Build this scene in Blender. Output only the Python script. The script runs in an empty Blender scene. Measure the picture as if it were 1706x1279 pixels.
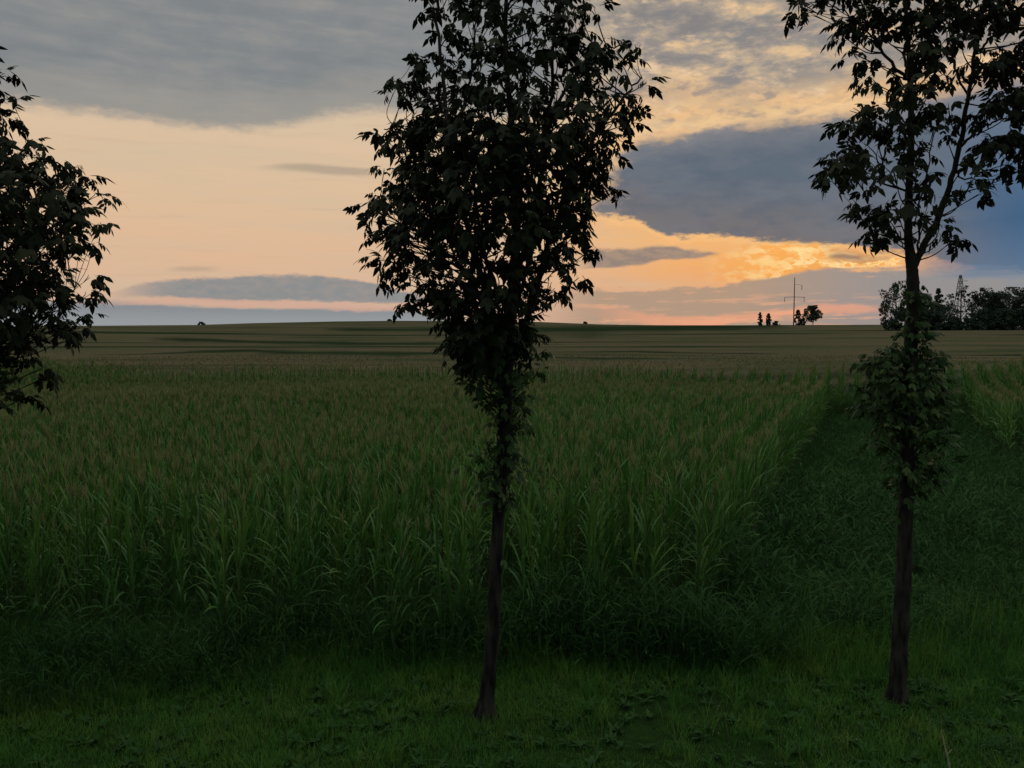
import bpy, math, random
import numpy as np
from mathutils import Vector, Matrix

random.seed(7)
rng = np.random.default_rng(11)
SC = bpy.context.scene

# ------------------------------------------------------------------ camera
PITCH = math.radians(4.04)
FPX = 1339.0                      # focal length in pixels of the 1706 px wide frame
CAM_H = 4.6
cam_d = bpy.data.cameras.new('camera')
cam = bpy.data.objects.new('camera', cam_d)
SC.collection.objects.link(cam)
SC.camera = cam
cam_d.sensor_width = 36.0
cam_d.lens = 36.0 * FPX / 1706.0
cam_d.clip_start = 0.1
cam_d.clip_end = 9000.0
cam.location = (0, 0, CAM_H)
cam.rotation_euler = (math.radians(90) - PITCH, 0, 0)

SC.view_settings.view_transform = 'Standard'
SC.view_settings.look = 'None'
SC.view_settings.exposure = 0.0
SC.view_settings.gamma = 1.0
SC.render.film_transparent = False
SC.cycles.max_bounces = 6
SC.cycles.diffuse_bounces = 3
SC.cycles.glossy_bounces = 2
SC.cycles.transmission_bounces = 3
SC.cycles.transparent_max_bounces = 4


def ray(px, py):
    a = (px - 853.0) / FPX
    b = -(py - 639.5) / FPX
    c, s = math.cos(PITCH), math.sin(PITCH)
    return Vector((a, c + b * s, -s + b * c))


def azel(px, py):
    d = ray(px, py).normalized()
    return math.degrees(math.atan2(d.x, d.y)), math.degrees(math.asin(d.z))


def on_plane(px, py, y):
    """point of the vertical plane at distance y that is seen at a pixel"""
    d = ray(px, py)
    t = y / d.y
    return Vector((d.x * t, y, CAM_H + d.z * t))


def s2l(c):
    out = []
    for v in c:
        v = v / 255.0
        out.append(v / 12.92 if v <= 0.04045 else ((v + 0.055) / 1.055) ** 2.4)
    return tuple(out) + (1.0,)


# ------------------------------------------------------------------ world: evening sky
world = bpy.data.worlds.new('World')
SC.world = world
world.use_nodes = True
NT = world.node_tree
NT.nodes.clear()
AZR = 36.0


class V:
    """a float socket with arithmetic"""
    def __init__(self, s): self.s = s
    def __add__(self, o): return mop('ADD', self, o)
    def __radd__(self, o): return mop('ADD', self, o)
    def __sub__(self, o): return mop('SUBTRACT', self, o)
    def __rsub__(self, o): return mop('SUBTRACT', o, self)
    def __mul__(self, o): return mop('MULTIPLY', self, o)
    def __rmul__(self, o): return mop('MULTIPLY', self, o)
    def __truediv__(self, o): return mop('DIVIDE', self, o)


def put(sock, v):
    if isinstance(v, V):
        NT.links.new(v.s, sock)
    elif hasattr(v, 'is_linked'):
        NT.links.new(v, sock)
    else:
        sock.default_value = v


def mop(op, a, b=None, clamp=False):
    n = NT.nodes.new('ShaderNodeMath')
    n.operation = op
    n.use_clamp = clamp
    put(n.inputs[0], a)
    if b is not None:
        put(n.inputs[1], b)
    return V(n.outputs[0])


def sstep(x, lo, hi):
    n = NT.nodes.new('ShaderNodeMapRange')
    n.interpolation_type = 'SMOOTHSTEP'
    put(n.inputs['Value'], x)
    flip = False
    if not isinstance(lo, V) and not isinstance(hi, V) and lo > hi:
        lo, hi, flip = hi, lo, True
    put(n.inputs['From Min'], lo)
    put(n.inputs['From Max'], hi)
    n.inputs['To Min'].default_value = 1.0 if flip else 0.0
    n.inputs['To Max'].default_value = 0.0 if flip else 1.0
    return V(n.outputs[0])


def comb(x, y, z=0.0):
    n = NT.nodes.new('ShaderNodeCombineXYZ')
    put(n.inputs[0], x); put(n.inputs[1], y); put(n.inputs[2], z)
    return n.outputs[0]


def noise(vec, scale=1.0, detail=6.0, rough=0.55, dist=0.0):
    n = NT.nodes.new('ShaderNodeTexNoise')
    n.noise_dimensions = '3D'
    NT.links.new(vec, n.inputs['Vector'])
    n.inputs['Scale'].default_value = scale
    n.inputs['Detail'].default_value = detail
    n.inputs['Roughness'].default_value = rough
    n.inputs['Distortion'].default_value = dist
    return V(n.outputs['Fac'])


def ramp(x, stops):
    n = NT.nodes.new('ShaderNodeValToRGB')
    put(n.inputs[0], x)
    cr = n.color_ramp
    while len(cr.elements) < len(stops):
        cr.elements.new(0.5)
    for e, (p, c) in zip(cr.elements, stops):
        e.position = p
        e.color = s2l(c)
    return n.outputs[0]


def mixc(f, a, b, mode='MIX'):
    n = NT.nodes.new('ShaderNodeMix')
    n.data_type = 'RGBA'
    n.blend_type = mode
    n.clamp_factor = True
    put(n.inputs[0], f)
    for i, c in ((6, a), (7, b)):
        if isinstance(c, tuple):
            n.inputs[i].default_value = s2l(c) if len(c) == 3 else c
        else:
            NT.links.new(c, n.inputs[i])
    return n.outputs[2]


def curve(pts):
    """elevation (degrees) as a function of azimuth, through given places of the sky"""
    n = NT.nodes.new('ShaderNodeFloatCurve')
    NT.links.new(U.s, n.inputs['Value'])
    c = n.mapping.curves[0]
    q = []
    for px, py in pts:
        a, e = azel(px, py)
        q.append(((a + AZR) / (2 * AZR), (e + 2.0) / 32.0))
    q.sort()
    while len(c.points) < len(q):
        c.points.new(0.5, 0.5)
    for p, (x, y) in zip(c.points, q):
        p.location = (min(max(x, 0), 1), min(max(y, 0), 1))
        p.handle_type = 'AUTO_CLAMPED'
    n.mapping.update()
    return V(n.outputs[0]) * 32.0 - 2.0


tc = NT.nodes.new('ShaderNodeTexCoord')
sep = NT.nodes.new('ShaderNodeSeparateXYZ')
nrm = NT.nodes.new('ShaderNodeVectorMath'); nrm.operation = 'NORMALIZE'
NT.links.new(tc.outputs['Generated'], nrm.inputs[0])
NT.links.new(nrm.outputs[0], sep.inputs[0])
DX, DY, DZ = (V(o) for o in sep.outputs)
AZ = mop('ARCTAN2', DX, DY) * 57.29578
EL = mop('ARCSINE', DZ) * 57.29578
U = mop('ADD', AZ / (2 * AZR), 0.5, clamp=True)

# warps shared by the clouds: azimuth stretched, elevation fine
n_big = noise(comb(AZ * 0.10, EL * 0.30), 1.0, 5.0, 0.55)
n_mid = noise(comb(AZ * 0.32, EL * 0.9, 3.1), 1.0, 7.0, 0.6)
n_fine = noise(comb(AZ * 0.9, EL * 2.2, 7.7), 1.0, 7.0, 0.62)
n_str = noise(comb(AZ * 0.07, EL * 0.62 + AZ * 0.035, 1.3), 1.0, 5.0, 0.5)
n_strf = noise(comb(AZ * 0.16, EL * 2.6 - AZ * 0.05, 5.3), 1.0, 5.0, 0.55)
n_puff = noise(comb(AZ * 0.24 + EL * 0.20, EL * 0.62 - AZ * 0.06, 9.1), 1.0, 7.0, 0.56, 0.25)
n_edge = noise(comb(AZ * 0.30 + EL * 0.30, EL * 0.75 - AZ * 0.10, 21.4), 1.0, 5.0, 0.55, 0.3)


def band(top, bot, soft_t, soft_b, amp, nz, amp2=0.0, nz2=None):
    e = EL + (nz - 0.5) * amp
    if nz2 is not None:
        e = e + (nz2 - 0.5) * amp2
    m = None
    if bot is not None:
        m = sstep(e - curve(bot), -soft_b, soft_b)
    if top is not None:
        t = sstep(curve(top) - e, -soft_t, soft_t)
        m = t if m is None else m * t
    return m


def azmask(p0, p1):
    """0..1 from one picture column to another, at the horizon"""
    a0, a1 = azel(p0, 545)[0], azel(p1, 545)[0]
    return sstep(AZ, a0, a1)


E = (EL + 2.0) / 32.0


def es(py, px=853):
    return min(1.0, max(0.0, (azel(px, py)[1] + 2.0) / 32.0))


# clear glow behind the clouds
left = ramp(E, [(es(545), (198, 174, 156)), (es(500), (216, 180, 152)), (es(430), (223, 184, 150)),
                (es(320), (221, 190, 156)), (es(200), (219, 193, 164)), (1.0, (175, 165, 152))])
right = ramp(E, [(es(545), (226, 164, 130)), (es(510), (226, 166, 126)), (es(455), (240, 172, 108)),
                 (es(400), (252, 180, 98)), (es(330), (232, 180, 122)), (es(220), (232, 190, 138)),
                 (es(100), (208, 184, 150)), (1.0, (160, 155, 150))])
col = mixc(azmask(720, 1260), left, right)
# faint veils in the peach part
col = mixc(sstep(n_str, 0.35, 0.75) * 0.5, col, (204, 187, 160))
col = mixc(sstep(n_strf, 0.55, 0.78) * 0.30, col, (196, 170, 142))
# the blue opening at the far right
blue = ramp(E, [(es(545), (130, 140, 152)), (es(505), (122, 134, 150)), (es(460), (92, 116, 144)),
                (es(390), (66, 98, 132)), (es(320), (82, 106, 134)), (es(200), (112, 122, 138)), (1.0, (110, 118, 128))])
col = mixc(sstep(AZ + (n_mid - 0.5) * 5.0 - EL * 0.25, azel(1460, 545)[0], azel(1590, 545)[0]), col, blue)
col = mixc(sstep(AZ + (n_mid - 0.5) * 4.0, azel(1440, 545)[0], azel(1540, 545)[0]) *
           sstep(EL + (n_strf - 0.5) * 1.5, 4.2, 2.6) * 0.75, col, (146, 148, 152))

# low grey base layer at the right under the orange strip
m = band([(900, 500), (1000, 480), (1100, 486), (1200, 480), (1260, 462), (1350, 442), (1420, 450), (1500, 452), (1560, 460), (1706, 470)],
         [(900, 560), (1706, 560)], 0.24, 0.3, 1.5, n_strf, 1.3, n_fine)
m = m * azmask(880, 1000)
lowgrey = mixc(azmask(1180, 1500), (176, 150, 128), (148, 144, 143))
col = mixc(m * 0.93, col, lowgrey)
# bright salmon streaks inside it
m = sstep(n_strf + (n_fine - 0.5) * 0.35, 0.50, 0.64) * sstep(EL, 3.2, 1.0) * azmask(900, 1000) * (1.0 - azmask(1420, 1500))
col = mixc(m * 0.7, col, (232, 172, 136))
m = band([(980, 505), (1150, 528), (1250, 522), (1400, 506), (1480, 514)], [(980, 530), (1150, 545), (1250, 534), (1400, 522), (1480, 522)],
         0.18, 0.18, 0.7, n_fine) * azmask(960, 1100) * (1.0 - azmask(1440, 1490))
col = mixc(m * 0.6, col, (244, 166, 128))

# the low blue grey shelf on the left, with its pink lining
m = band([(0, 500), (170, 502), (400, 512), (670, 516), (760, 530)], [(0, 600), (700, 600)], 0.22, 1, 0.35, n_strf, 0.2, n_fine) * (1.0 - azmask(700, 830))
shelf = mixc(sstep(EL, 0.2, 1.5), (146, 152, 156), (130, 137, 143))
col = mixc(m * 0.95, col, shelf)
m = band([(170, 490), (260, 470), (360, 462), (500, 458), (600, 468), (680, 488)],
         [(170, 497), (260, 494), (360, 500), (500, 502), (600, 503), (680, 503)], 0.14, 0.16, 0.45, n_mid, 0.5, n_fine) \
    * azmask(150, 300) * (1.0 - azmask(690, 760))
col = mixc(sstep(m, 0.02, 0.5) * 0.35, col, (212, 168, 144))
col = mixc(m * 0.95, col, mixc(sstep(n_fine, 0.35, 0.7), (134, 139, 142), (150, 146, 142)))
m = band([(160, 500), (300, 496), (450, 502), (680, 508)], [(160, 505), (300, 508), (450, 513), (680, 518)], 0.14, 0.14, 0.7, n_mid, 0.7, n_fine) * azmask(120, 260) * (1.0 - azmask(680, 720))
col = mixc(m * 0.75, col, (208, 167, 148))
# thin streaks higher up on the left
m = band([(420, 277), (500, 272), (560, 276), (650, 286)], [(420, 279), (500, 285), (560, 291), (650, 292)], 0.16, 0.16, 0.3, n_strf, 0.2, n_fine) \
    * azmask(410, 500) * (1.0 - azmask(600, 670))
col = mixc(m * 0.75, col, (172, 156, 138))
m = band([(270, 445), (360, 443)], [(270, 452), (360, 452)], 0.15, 0.15, 0.3, n_fine) * azmask(270, 310) * (1.0 - azmask(335, 380))
col = mixc(m * 0.5, col, (170, 150, 135))

# warm broken clouds at the top right
wr = azmask(900, 1040)
broken = ramp(n_puff * 0.58 + n_mid * 0.22 + n_fine * 0.20, [(0.0, (120, 120, 124)), (0.42, (136, 132, 131)), (0.48, (152, 144, 137)), (0.53, (178, 162, 144)), (0.60, (226, 192, 150)), (1.0, (248, 214, 170))])
m = band(None, [(900, 300), (1000, 215), (1060, 178), (1150, 150), (1250, 165), (1350, 150), (1450, 130), (1600, 140), (1706, 160)], 1, 1.2, 3.0, n_puff, 0.8, n_fine) * wr
col = mixc(m, col, broken)
glow = band([(1000, 190), (1060, 150), (1150, 140), (1250, 150), (1350, 140), (1450, 120), (1600, 100)],
            [(1000, 270), (1150, 240), (1300, 210), (1450, 190), (1600, 170)], 0.9, 0.6, 1.6, n_mid) * wr
col = mixc(glow * sstep(n_puff, 0.38, 0.60) * 0.85, col, (236, 190, 138))
col = mixc(glow * sstep(n_fine, 0.56, 0.44) * 0.35, col, (186, 160, 138))
# sparkling silver edges of the broken clouds
ridge = mop('ABSOLUTE', n_edge - 0.53)
m = sstep(n_edge * 0.7 + n_fine * 0.3, 0.52, 0.66) * sstep(EL, 11.0, 14.0) * wr
col = mixc(m * 0.75, col, (240, 206, 166))
m = sstep(n_edge * 0.7 + n_fine * 0.3, 0.46, 0.36) * wr * sstep(EL, 10.0, 13.0)
col = mixc(m * 0.55, col, (130, 130, 134))

# grey bank across the top left
m = band(None, [(-60, 170), (0, 172), (150, 186), (300, 205), (400, 213), (480, 206), (560, 188), (640, 182), (760, 190), (900, 190), (1000, 120)],
         1, 0.55, 1.3, n_mid, 0.9, n_fine) * (1.0 - azmask(880, 1060))
bank = ramp(n_str * 0.5 + n_mid * 0.38 + n_strf * 0.12, [(0.0, (118, 124, 130)), (0.42, (127, 132, 135)), (0.52, (137, 139, 140)), (0.66, (152, 150, 146)), (1.0, (164, 160, 152))])
bank = mixc(sstep(EL - curve([(-60, 170), (0, 172), (150, 186), (300, 205), (400, 213), (480, 206), (560, 188), (640, 182), (900, 190)]), 3.2, 0.2) * 0.6, bank, (164, 158, 148))
col = mixc(m, col, bank)

# the big slate cloud
st = [(960, 330), (1020, 262), (1060, 232), (1120, 222), (1200, 205), (1300, 196), (1390, 186), (1450, 178), (1560, 150), (1706, 130)]
sb = [(960, 345), (1010, 362), (1070, 372), (1110, 392), (1200, 396), (1260, 402), (1330, 408), (1400, 412), (1480, 420), (1600, 440), (1706, 450)]
e2 = EL + (n_mid - 0.5) * 1.0 + (n_fine - 0.5) * 1.3
dT = curve(st) - EL + (n_mid - 0.5) * 1.5 + (n_fine - 0.5) * 1.3
dB = e2 - curve(sb)
lm = sstep(AZ + (n_puff - 0.5) * 9.0 + (n_fine - 0.5) * 3.0, azel(965, 330)[0], azel(1040, 330)[0])
mT = sstep(dT, -0.25, 0.75)
mB = sstep(dB, -0.10, 0.34)
slate = mixc(sstep(dB, 4.5, 0.2), mixc(sstep(dT, 2.2, 0.0), (97, 108, 121), (140, 137, 138)), (120, 115, 116))
slate = mixc(sstep(n_puff, 0.38, 0.66) * 0.5, slate, (116, 120, 128))
slate = mixc(sstep(n_mid, 0.55, 0.35) * 0.35, slate, (84, 96, 112))
slate = mixc(azmask(1500, 1720), slate, blue)
# lit rims
col = mixc(sstep(dT, -0.9, 0.05) * sstep(dB, 0.0, 0.5) * (1.0 - azmask(1480, 1560)) * lm * sstep(n_mid, 0.35, 0.6) * 0.8, col, (250, 206, 150))
rim = sstep(dB, -0.55, -0.05) * sstep(dT, 0.0, 0.5) * lm * (1.0 - azmask(1400, 1500))
col = mixc(rim * 0.4, col, (255, 200, 130))
col = mixc(mT * mB * lm, col, slate)

# orange fire under the slate cloud, breaking up to the right
m = band([(1180, 420), (1300, 408), (1400, 412), (1500, 428)], [(1180, 470), (1300, 462), (1380, 448), (1500, 442)], 0.25, 0.15, 0.4, n_fine, 0.8, n_puff) \
    * azmask(1150, 1300) * (1.0 - azmask(1486, 1506))
col = mixc(m * 0.9, col, mixc(sstep(n_fine, 0.44, 0.6), (250, 172, 84), (255, 212, 140)))
wl = mop('ABSOLUTE', n_puff * 0.6 + n_fine * 0.4 - 0.50)
col = mixc(m * sstep(wl, 0.022, 0.004) * azmask(1240, 1340) * 0.85, col, (255, 224, 160))
m = m * sstep(n_puff + (n_fine - 0.5) * 0.5, 0.53, 0.58) * azmask(1360, 1400)
col = mixc(m * 0.6, col, (176, 140, 112))
# small dark clouds within the orange
m = band([(975, 416), (1060, 414), (1110, 409), (1150, 417), (1200, 424)], [(975, 448), (1060, 442), (1110, 431), (1150, 430), (1200, 425)],
         0.15, 0.12, 0.35, n_mid, 0.45, n_fine) * azmask(950, 1000) * (1.0 - azmask(1180, 1205))
col = mixc(m * 0.92, col, mixc(sstep(n_fine, 0.4, 0.62), (140, 127, 120), (160, 140, 124)))
m = band([(1320, 425), (1400, 420), (1440, 426)], [(1320, 430), (1400, 428), (1440, 430)], 0.12, 0.12, 0.3, n_fine, 0.6, n_puff) * azmask(1370, 1390) * (1.0 - azmask(1425, 1440))
col = mixc(m * 0.7, col, (140, 112, 100))

# sky outside the photographed part: overhead brightened to light the grass, low sky behind darkened to dim upright faces
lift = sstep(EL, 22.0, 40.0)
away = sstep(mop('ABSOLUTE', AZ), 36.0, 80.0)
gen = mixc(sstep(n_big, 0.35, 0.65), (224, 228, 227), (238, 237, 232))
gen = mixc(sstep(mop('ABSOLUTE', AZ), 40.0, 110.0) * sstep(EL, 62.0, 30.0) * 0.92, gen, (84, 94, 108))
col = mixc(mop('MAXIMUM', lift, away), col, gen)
# below the horizon
col = mixc(sstep(EL, -1.6, -3.0), col, (30, 34, 26))

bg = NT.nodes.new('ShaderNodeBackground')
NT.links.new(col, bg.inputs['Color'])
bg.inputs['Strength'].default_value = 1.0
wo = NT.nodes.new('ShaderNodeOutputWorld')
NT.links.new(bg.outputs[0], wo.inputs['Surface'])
world.cycles.sampling_method = 'MANUAL'
world.cycles.sample_map_resolution = 512

# ------------------------------------------------------------------ the sun, veiled, low ahead to the right
SUN_AZ, SUN_EL = azel(1400, 400)
sun_d = bpy.data.lights.new('sun', 'SUN')
sun_d.energy = 0.35
sun_d.angle = math.radians(14)
sun_d.color = (1.0, 0.72, 0.45)
sun = bpy.data.objects.new('sun', sun_d)
SC.collection.objects.link(sun)
a, e = math.radians(SUN_AZ), math.radians(SUN_EL)
sdir = Vector((math.sin(a) * math.cos(e), math.cos(a) * math.cos(e), math.sin(e)))
sun.rotation_euler = sdir.to_track_quat('Z', 'Y').to_euler()
sun.location = sdir * 300

# ------------------------------------------------------------------ mesh and material helpers
COL = SC.collection


def mesh_np(name, verts, faces_list, mats, var=None, smooth=False):
    """faces_list: list of (index array (n,k), material index)"""
    me = bpy.data.meshes.new(name)
    verts = np.asarray(verts, np.float32)
    me.vertices.add(len(verts))
    me.vertices.foreach_set('co', verts.ravel())
    tot = sum(f.shape[0] for f, _ in faces_list)
    nl = sum(f.size for f, _ in faces_list)
    me.loops.add(nl)
    me.polygons.add(tot)
    me.loops.foreach_set('vertex_index', np.concatenate([f.ravel() for f, _ in faces_list]).astype(np.int32))
    starts, mi, o = [], [], 0
    for f, m in faces_list:
        k = f.shape[1]
        starts.append(o + np.arange(f.shape[0]) * k)
        mi.append(np.full(f.shape[0], m))
        o += f.size
    me.polygons.foreach_set('loop_start', np.concatenate(starts).astype(np.int32))
    me.polygons.foreach_set('material_index', np.concatenate(mi).astype(np.int32))
    me.polygons.foreach_set('use_smooth', np.full(tot, smooth))
    for m in mats:
        me.materials.append(m)
    if var is not None:
        at = me.attributes.new('var', 'FLOAT', 'POINT')
        at.data.foreach_set('value', np.asarray(var, np.float32))
    me.update(calc_edges=True)
    return me


class Soup:
    """collects vertices and faces of one mesh"""
    def __init__(self): self.v, self.f, self.a, self.n = [], [], [], 0

    def add(self, verts, faces, mat=0, var=None):
        verts = np.asarray(verts, np.float64).reshape(-1, 3)
        self.v.append(verts)
        self.f.append((np.asarray(faces) + self.n, mat))
        self.a.append(np.full(len(verts), 0.5) if var is None else np.broadcast_to(np.asarray(var, float), (len(verts),)))
        self.n += len(verts)

    def mesh(self, name, mats, smooth=False):
        groups = {}
        for f, m in self.f:
            groups.setdefault((f.shape[1], m), []).append(f)
        fl = [(np.concatenate(x), k[1]) for k, x in groups.items()]
        return mesh_np(name, np.concatenate(self.v), fl, mats, np.concatenate(self.a), smooth)


def link(name, me, parent=None, **props):
    o = bpy.data.objects.new(name, me)
    COL.objects.link(o)
    if parent is not None:
        o.parent = parent
    for k, v in props.items():
        o[k] = v
    return o


def thing(name, label, cat, loc, group=None):
    o = bpy.data.objects.new(name, None)
    COL.objects.link(o)
    o.location = loc
    o.empty_display_size = 0.2
    o['label'] = label
    o['category'] = cat
    if group:
        o['group'] = group
    return o


def nz_mat(name, stops, scale=4.0, detail=5.0, rough=0.8, attr=0.0, trans=0.0, bump=0.0, bscale=30.0, spec=0.2, coords='Object', tcol=None, stretch=None):
    """colour from noise in the object's own space, optionally shifted by the 'var' attribute"""
    m = bpy.data.materials.new(name)
    m.use_nodes = True
    nt = m.node_tree
    nt.nodes.clear()
    L = nt.links.new
    out = nt.nodes.new('ShaderNodeOutputMaterial')
    b = nt.nodes.new('ShaderNodeBsdfPrincipled')
    b.inputs['Roughness'].default_value = rough
    b.inputs['Specular IOR Level'].default_value = spec
    tcn = nt.nodes.new('ShaderNodeTexCoord')
    mp = nt.nodes.new('ShaderNodeMapping')
    if stretch:
        mp.inputs['Scale'].default_value = stretch
    L(tcn.outputs[coords], mp.inputs['Vector'])
    n = nt.nodes.new('ShaderNodeTexNoise')
    n.inputs['Scale'].default_value = scale
    n.inputs['Detail'].default_value = detail
    L(mp.outputs[0], n.inputs['Vector'])
    fac = n.outputs['Fac']
    if attr:
        at = nt.nodes.new('ShaderNodeAttribute')
        at.attribute_name = 'var'
        mm = nt.nodes.new('ShaderNodeMix')
        mm.data_type = 'FLOAT'
        mm.inputs[0].default_value = attr
        L(fac, mm.inputs[2]); L(at.outputs['Fac'], mm.inputs[3])
        fac = mm.outputs[0]
    r = nt.nodes.new('ShaderNodeValToRGB')
    while len(r.color_ramp.elements) < len(stops):
        r.color_ramp.elements.new(0.5)
    for e, (p, c) in zip(r.color_ramp.elements, stops):
        e.position = p
        e.color = tuple(c) + (1.0,)
    L(fac, r.inputs[0])
    L(r.outputs[0], b.inputs['Base Color'])
    if bump:
        n2 = nt.nodes.new('ShaderNodeTexNoise')
        n2.inputs['Scale'].default_value = bscale
        n2.inputs['Detail'].default_value = 6
        L(mp.outputs[0], n2.inputs['Vector'])
        bp = nt.nodes.new('ShaderNodeBump')
        bp.inputs['Strength'].default_value = bump
        L(n2.outputs['Fac'], bp.inputs['Height'])
        L(bp.outputs[0], b.inputs['Normal'])
    if trans:
        t = nt.nodes.new('ShaderNodeBsdfTranslucent')
        if tcol:
            t.inputs['Color'].default_value = tuple(tcol) + (1.0,)
        else:
            L(r.outputs[0], t.inputs['Color'])
        mx = nt.nodes.new('ShaderNodeMixShader')
        mx.inputs[0].default_value = trans
        L(b.outputs[0], mx.inputs[1]); L(t.outputs[0], mx.inputs[2])
        L(mx.outputs[0], out.inputs['Surface'])
    else:
        L(b.outputs[0], out.inputs['Surface'])
    return m


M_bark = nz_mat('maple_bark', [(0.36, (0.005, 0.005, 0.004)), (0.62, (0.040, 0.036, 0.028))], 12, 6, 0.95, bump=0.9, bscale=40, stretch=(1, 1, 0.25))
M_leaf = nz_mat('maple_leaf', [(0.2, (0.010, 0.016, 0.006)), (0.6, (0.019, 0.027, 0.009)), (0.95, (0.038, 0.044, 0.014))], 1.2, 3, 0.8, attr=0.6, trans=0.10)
M_shoot = nz_mat('maple_shoot_leaf', [(0.2, (0.018, 0.042, 0.011)), (0.6, (0.036, 0.078, 0.018)), (0.95, (0.085, 0.125, 0.028))], 1.5, 3, 0.6, attr=0.6, trans=0.16)
M_corn = nz_mat('maize_leaf', [(0.25, (0.030, 0.098, 0.018)), (0.5, (0.058, 0.180, 0.028)), (0.75, (0.130, 0.245, 0.040))], 0.35, 4, 0.55, attr=0.6, trans=0.28, spec=0.35)
M_stalk = nz_mat('maize_stalk', [(0.3, (0.05, 0.08, 0.025)), (0.7, (0.10, 0.12, 0.04))], 3, 3, 0.6, attr=0.3)
M_tassel = nz_mat('maize_tassel', [(0.2, (0.13, 0.155, 0.052)), (0.8, (0.25, 0.25, 0.11))], 0.4, 3, 0.8, attr=0.6, trans=0.3, spec=0.05)
M_grass = nz_mat('verge_grass', [(0.28, (0.036, 0.125, 0.024)), (0.48, (0.066, 0.190, 0.030)), (0.72, (0.135, 0.225, 0.038))], 0.7, 5, 0.8, attr=0.35, trans=0.35, spec=0.1)
M_weed = nz_mat('weed_leaf', [(0.2, (0.020, 0.052, 0.016)), (0.55, (0.034, 0.088, 0.026)), (0.9, (0.065, 0.125, 0.034))], 0.6, 4, 0.9, attr=0.4, trans=0.2, spec=0.05)
M_straw = nz_mat('dry_straw', [(0.3, (0.30, 0.26, 0.17)), (0.7, (0.42, 0.36, 0.24))], 8, 3, 0.8)
M_dead = nz_mat('dead_grass', [(0.3, (0.07, 0.06, 0.03)), (0.7, (0.14, 0.12, 0.06))], 2, 3, 0.9, spec=0.0)
M_metal = nz_mat('galvanised_steel', [(0.3, (0.10, 0.095, 0.09)), (0.7, (0.16, 0.15, 0.14))], 1, 3, 0.6)
M_conc = nz_mat('mast_paint', [(0.3, (0.09, 0.075, 0.065)), (0.7, (0.14, 0.12, 0.10))], 1, 3, 0.8)
M_insul = nz_mat('insulator_glaze', [(0.3, (0.10, 0.08, 0.07)), (0.7, (0.14, 0.12, 0.10))], 1, 3, 0.4)
M_flower = nz_mat('clover_white', [(0.3, (0.20, 0.26, 0.18)), (0.7, (0.36, 0.38, 0.30))], 8, 2, 0.8)


# ------------------------------------------------------------------ ground
def interp(x, xs, ys): return np.interp(x, xs, ys)


RIDGE_PX = [-600, 0, 200, 330, 420, 560, 660, 800, 900, 1000, 1100, 1240, 1320, 1470, 1560, 1706, 2300]
RIDGE_PY = [546, 543.5, 542, 541, 538, 535, 534, 534.5, 536, 540, 541.5, 541.5, 541, 540.5, 544, 545, 548]
RA, RE = [], []
for px_, py_ in zip(RIDGE_PX, RIDGE_PY):
    a_, e_ = azel(px_, py_)
    RA.append(a_); RE.append(math.tan(math.radians(e_)))
D_RIDGE = 450.0


def vnoise(x, y, seed=0, n=5):
    """cheap smooth noise from sines, -1..1"""
    r_ = np.random.default_rng(seed)
    s_ = 0
    for k in range(n):
        f = 0.6 * 1.7 ** k
        th = r_.uniform(0, 6.28)
        s_ = s_ + np.sin((x * math.cos(th) + y * math.sin(th)) * f + r_.uniform(0, 6.28) + 1.3 * np.sin((x * math.sin(th) - y * math.cos(th)) * f * 0.7 + r_.uniform(0, 6.28))) / 1.35 ** k
    return s_ / 2.6


def ground_z(x, y):
    x = np.asarray(x, float); y = np.asarray(y, float)
    d = np.sqrt(x * x + y * y)
    az = np.degrees(np.arctan2(x, y))
    near = 0.04 * vnoise(x * 0.9, y * 0.9, 3)
    rid = interp(az, RA, RE) * D_RIDGE + CAM_H
    t = interp(d, [0, 30, 42, 47, 60, 75, 90, 115, 140, 170, 210, 280, 360, 450, 520, 700, 1200, 9000],
               [0, 0, -0.3, 0.3, 1.70, 1.72, 1.55, 1.35, 1.75, 1.85, 2.5, 3.2, 4.7, 6.0, 5.6, 1, -8, -60])
    t = np.where((d > 280), t + (rid - 6.0) * np.clip((d - 280) / 170.0, 0, 1) * np.clip((1200 - d) / 600, 0, 1), t)
    und = vnoise(x * 0.010 + 3, y * 0.035, 5) * 0.55 * np.clip((d - 60) / 50, 0, 1) * np.clip((430 - d) / 150.0, 0, 1)
    return near * np.clip((60 - d) / 30, 0, 1) + t + und


rr = np.concatenate([np.linspace(0.3, 14, 46), np.geomspace(14.5, 60, 50), np.geomspace(62, 520, 110), np.geomspace(560, 8000, 16)])
naz = 361
aa = np.linspace(-math.pi, math.pi, naz)
R_, A_ = np.meshgrid(rr, aa, indexing='ij')
GX, GY = R_ * np.sin(A_), R_ * np.cos(A_)
# finer columns inside the view
aa = np.sort(np.concatenate([np.linspace(-math.pi, -0.75, 60), np.linspace(-0.74, 0.74, 260), np.linspace(0.75, math.pi, 60)]))
naz = len(aa)
R_, A_ = np.meshgrid(rr, aa, indexing='ij')
GX, GY = R_ * np.sin(A_), R_ * np.cos(A_)
GZ = ground_z(GX, GY)
gi = np.arange(len(rr) * naz).reshape(len(rr), naz)
q = np.stack([gi[:-1, :-1], gi[:-1, 1:], gi[1:, 1:], gi[1:, :-1]], -1).reshape(-1, 4)[:, ::-1]


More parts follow.
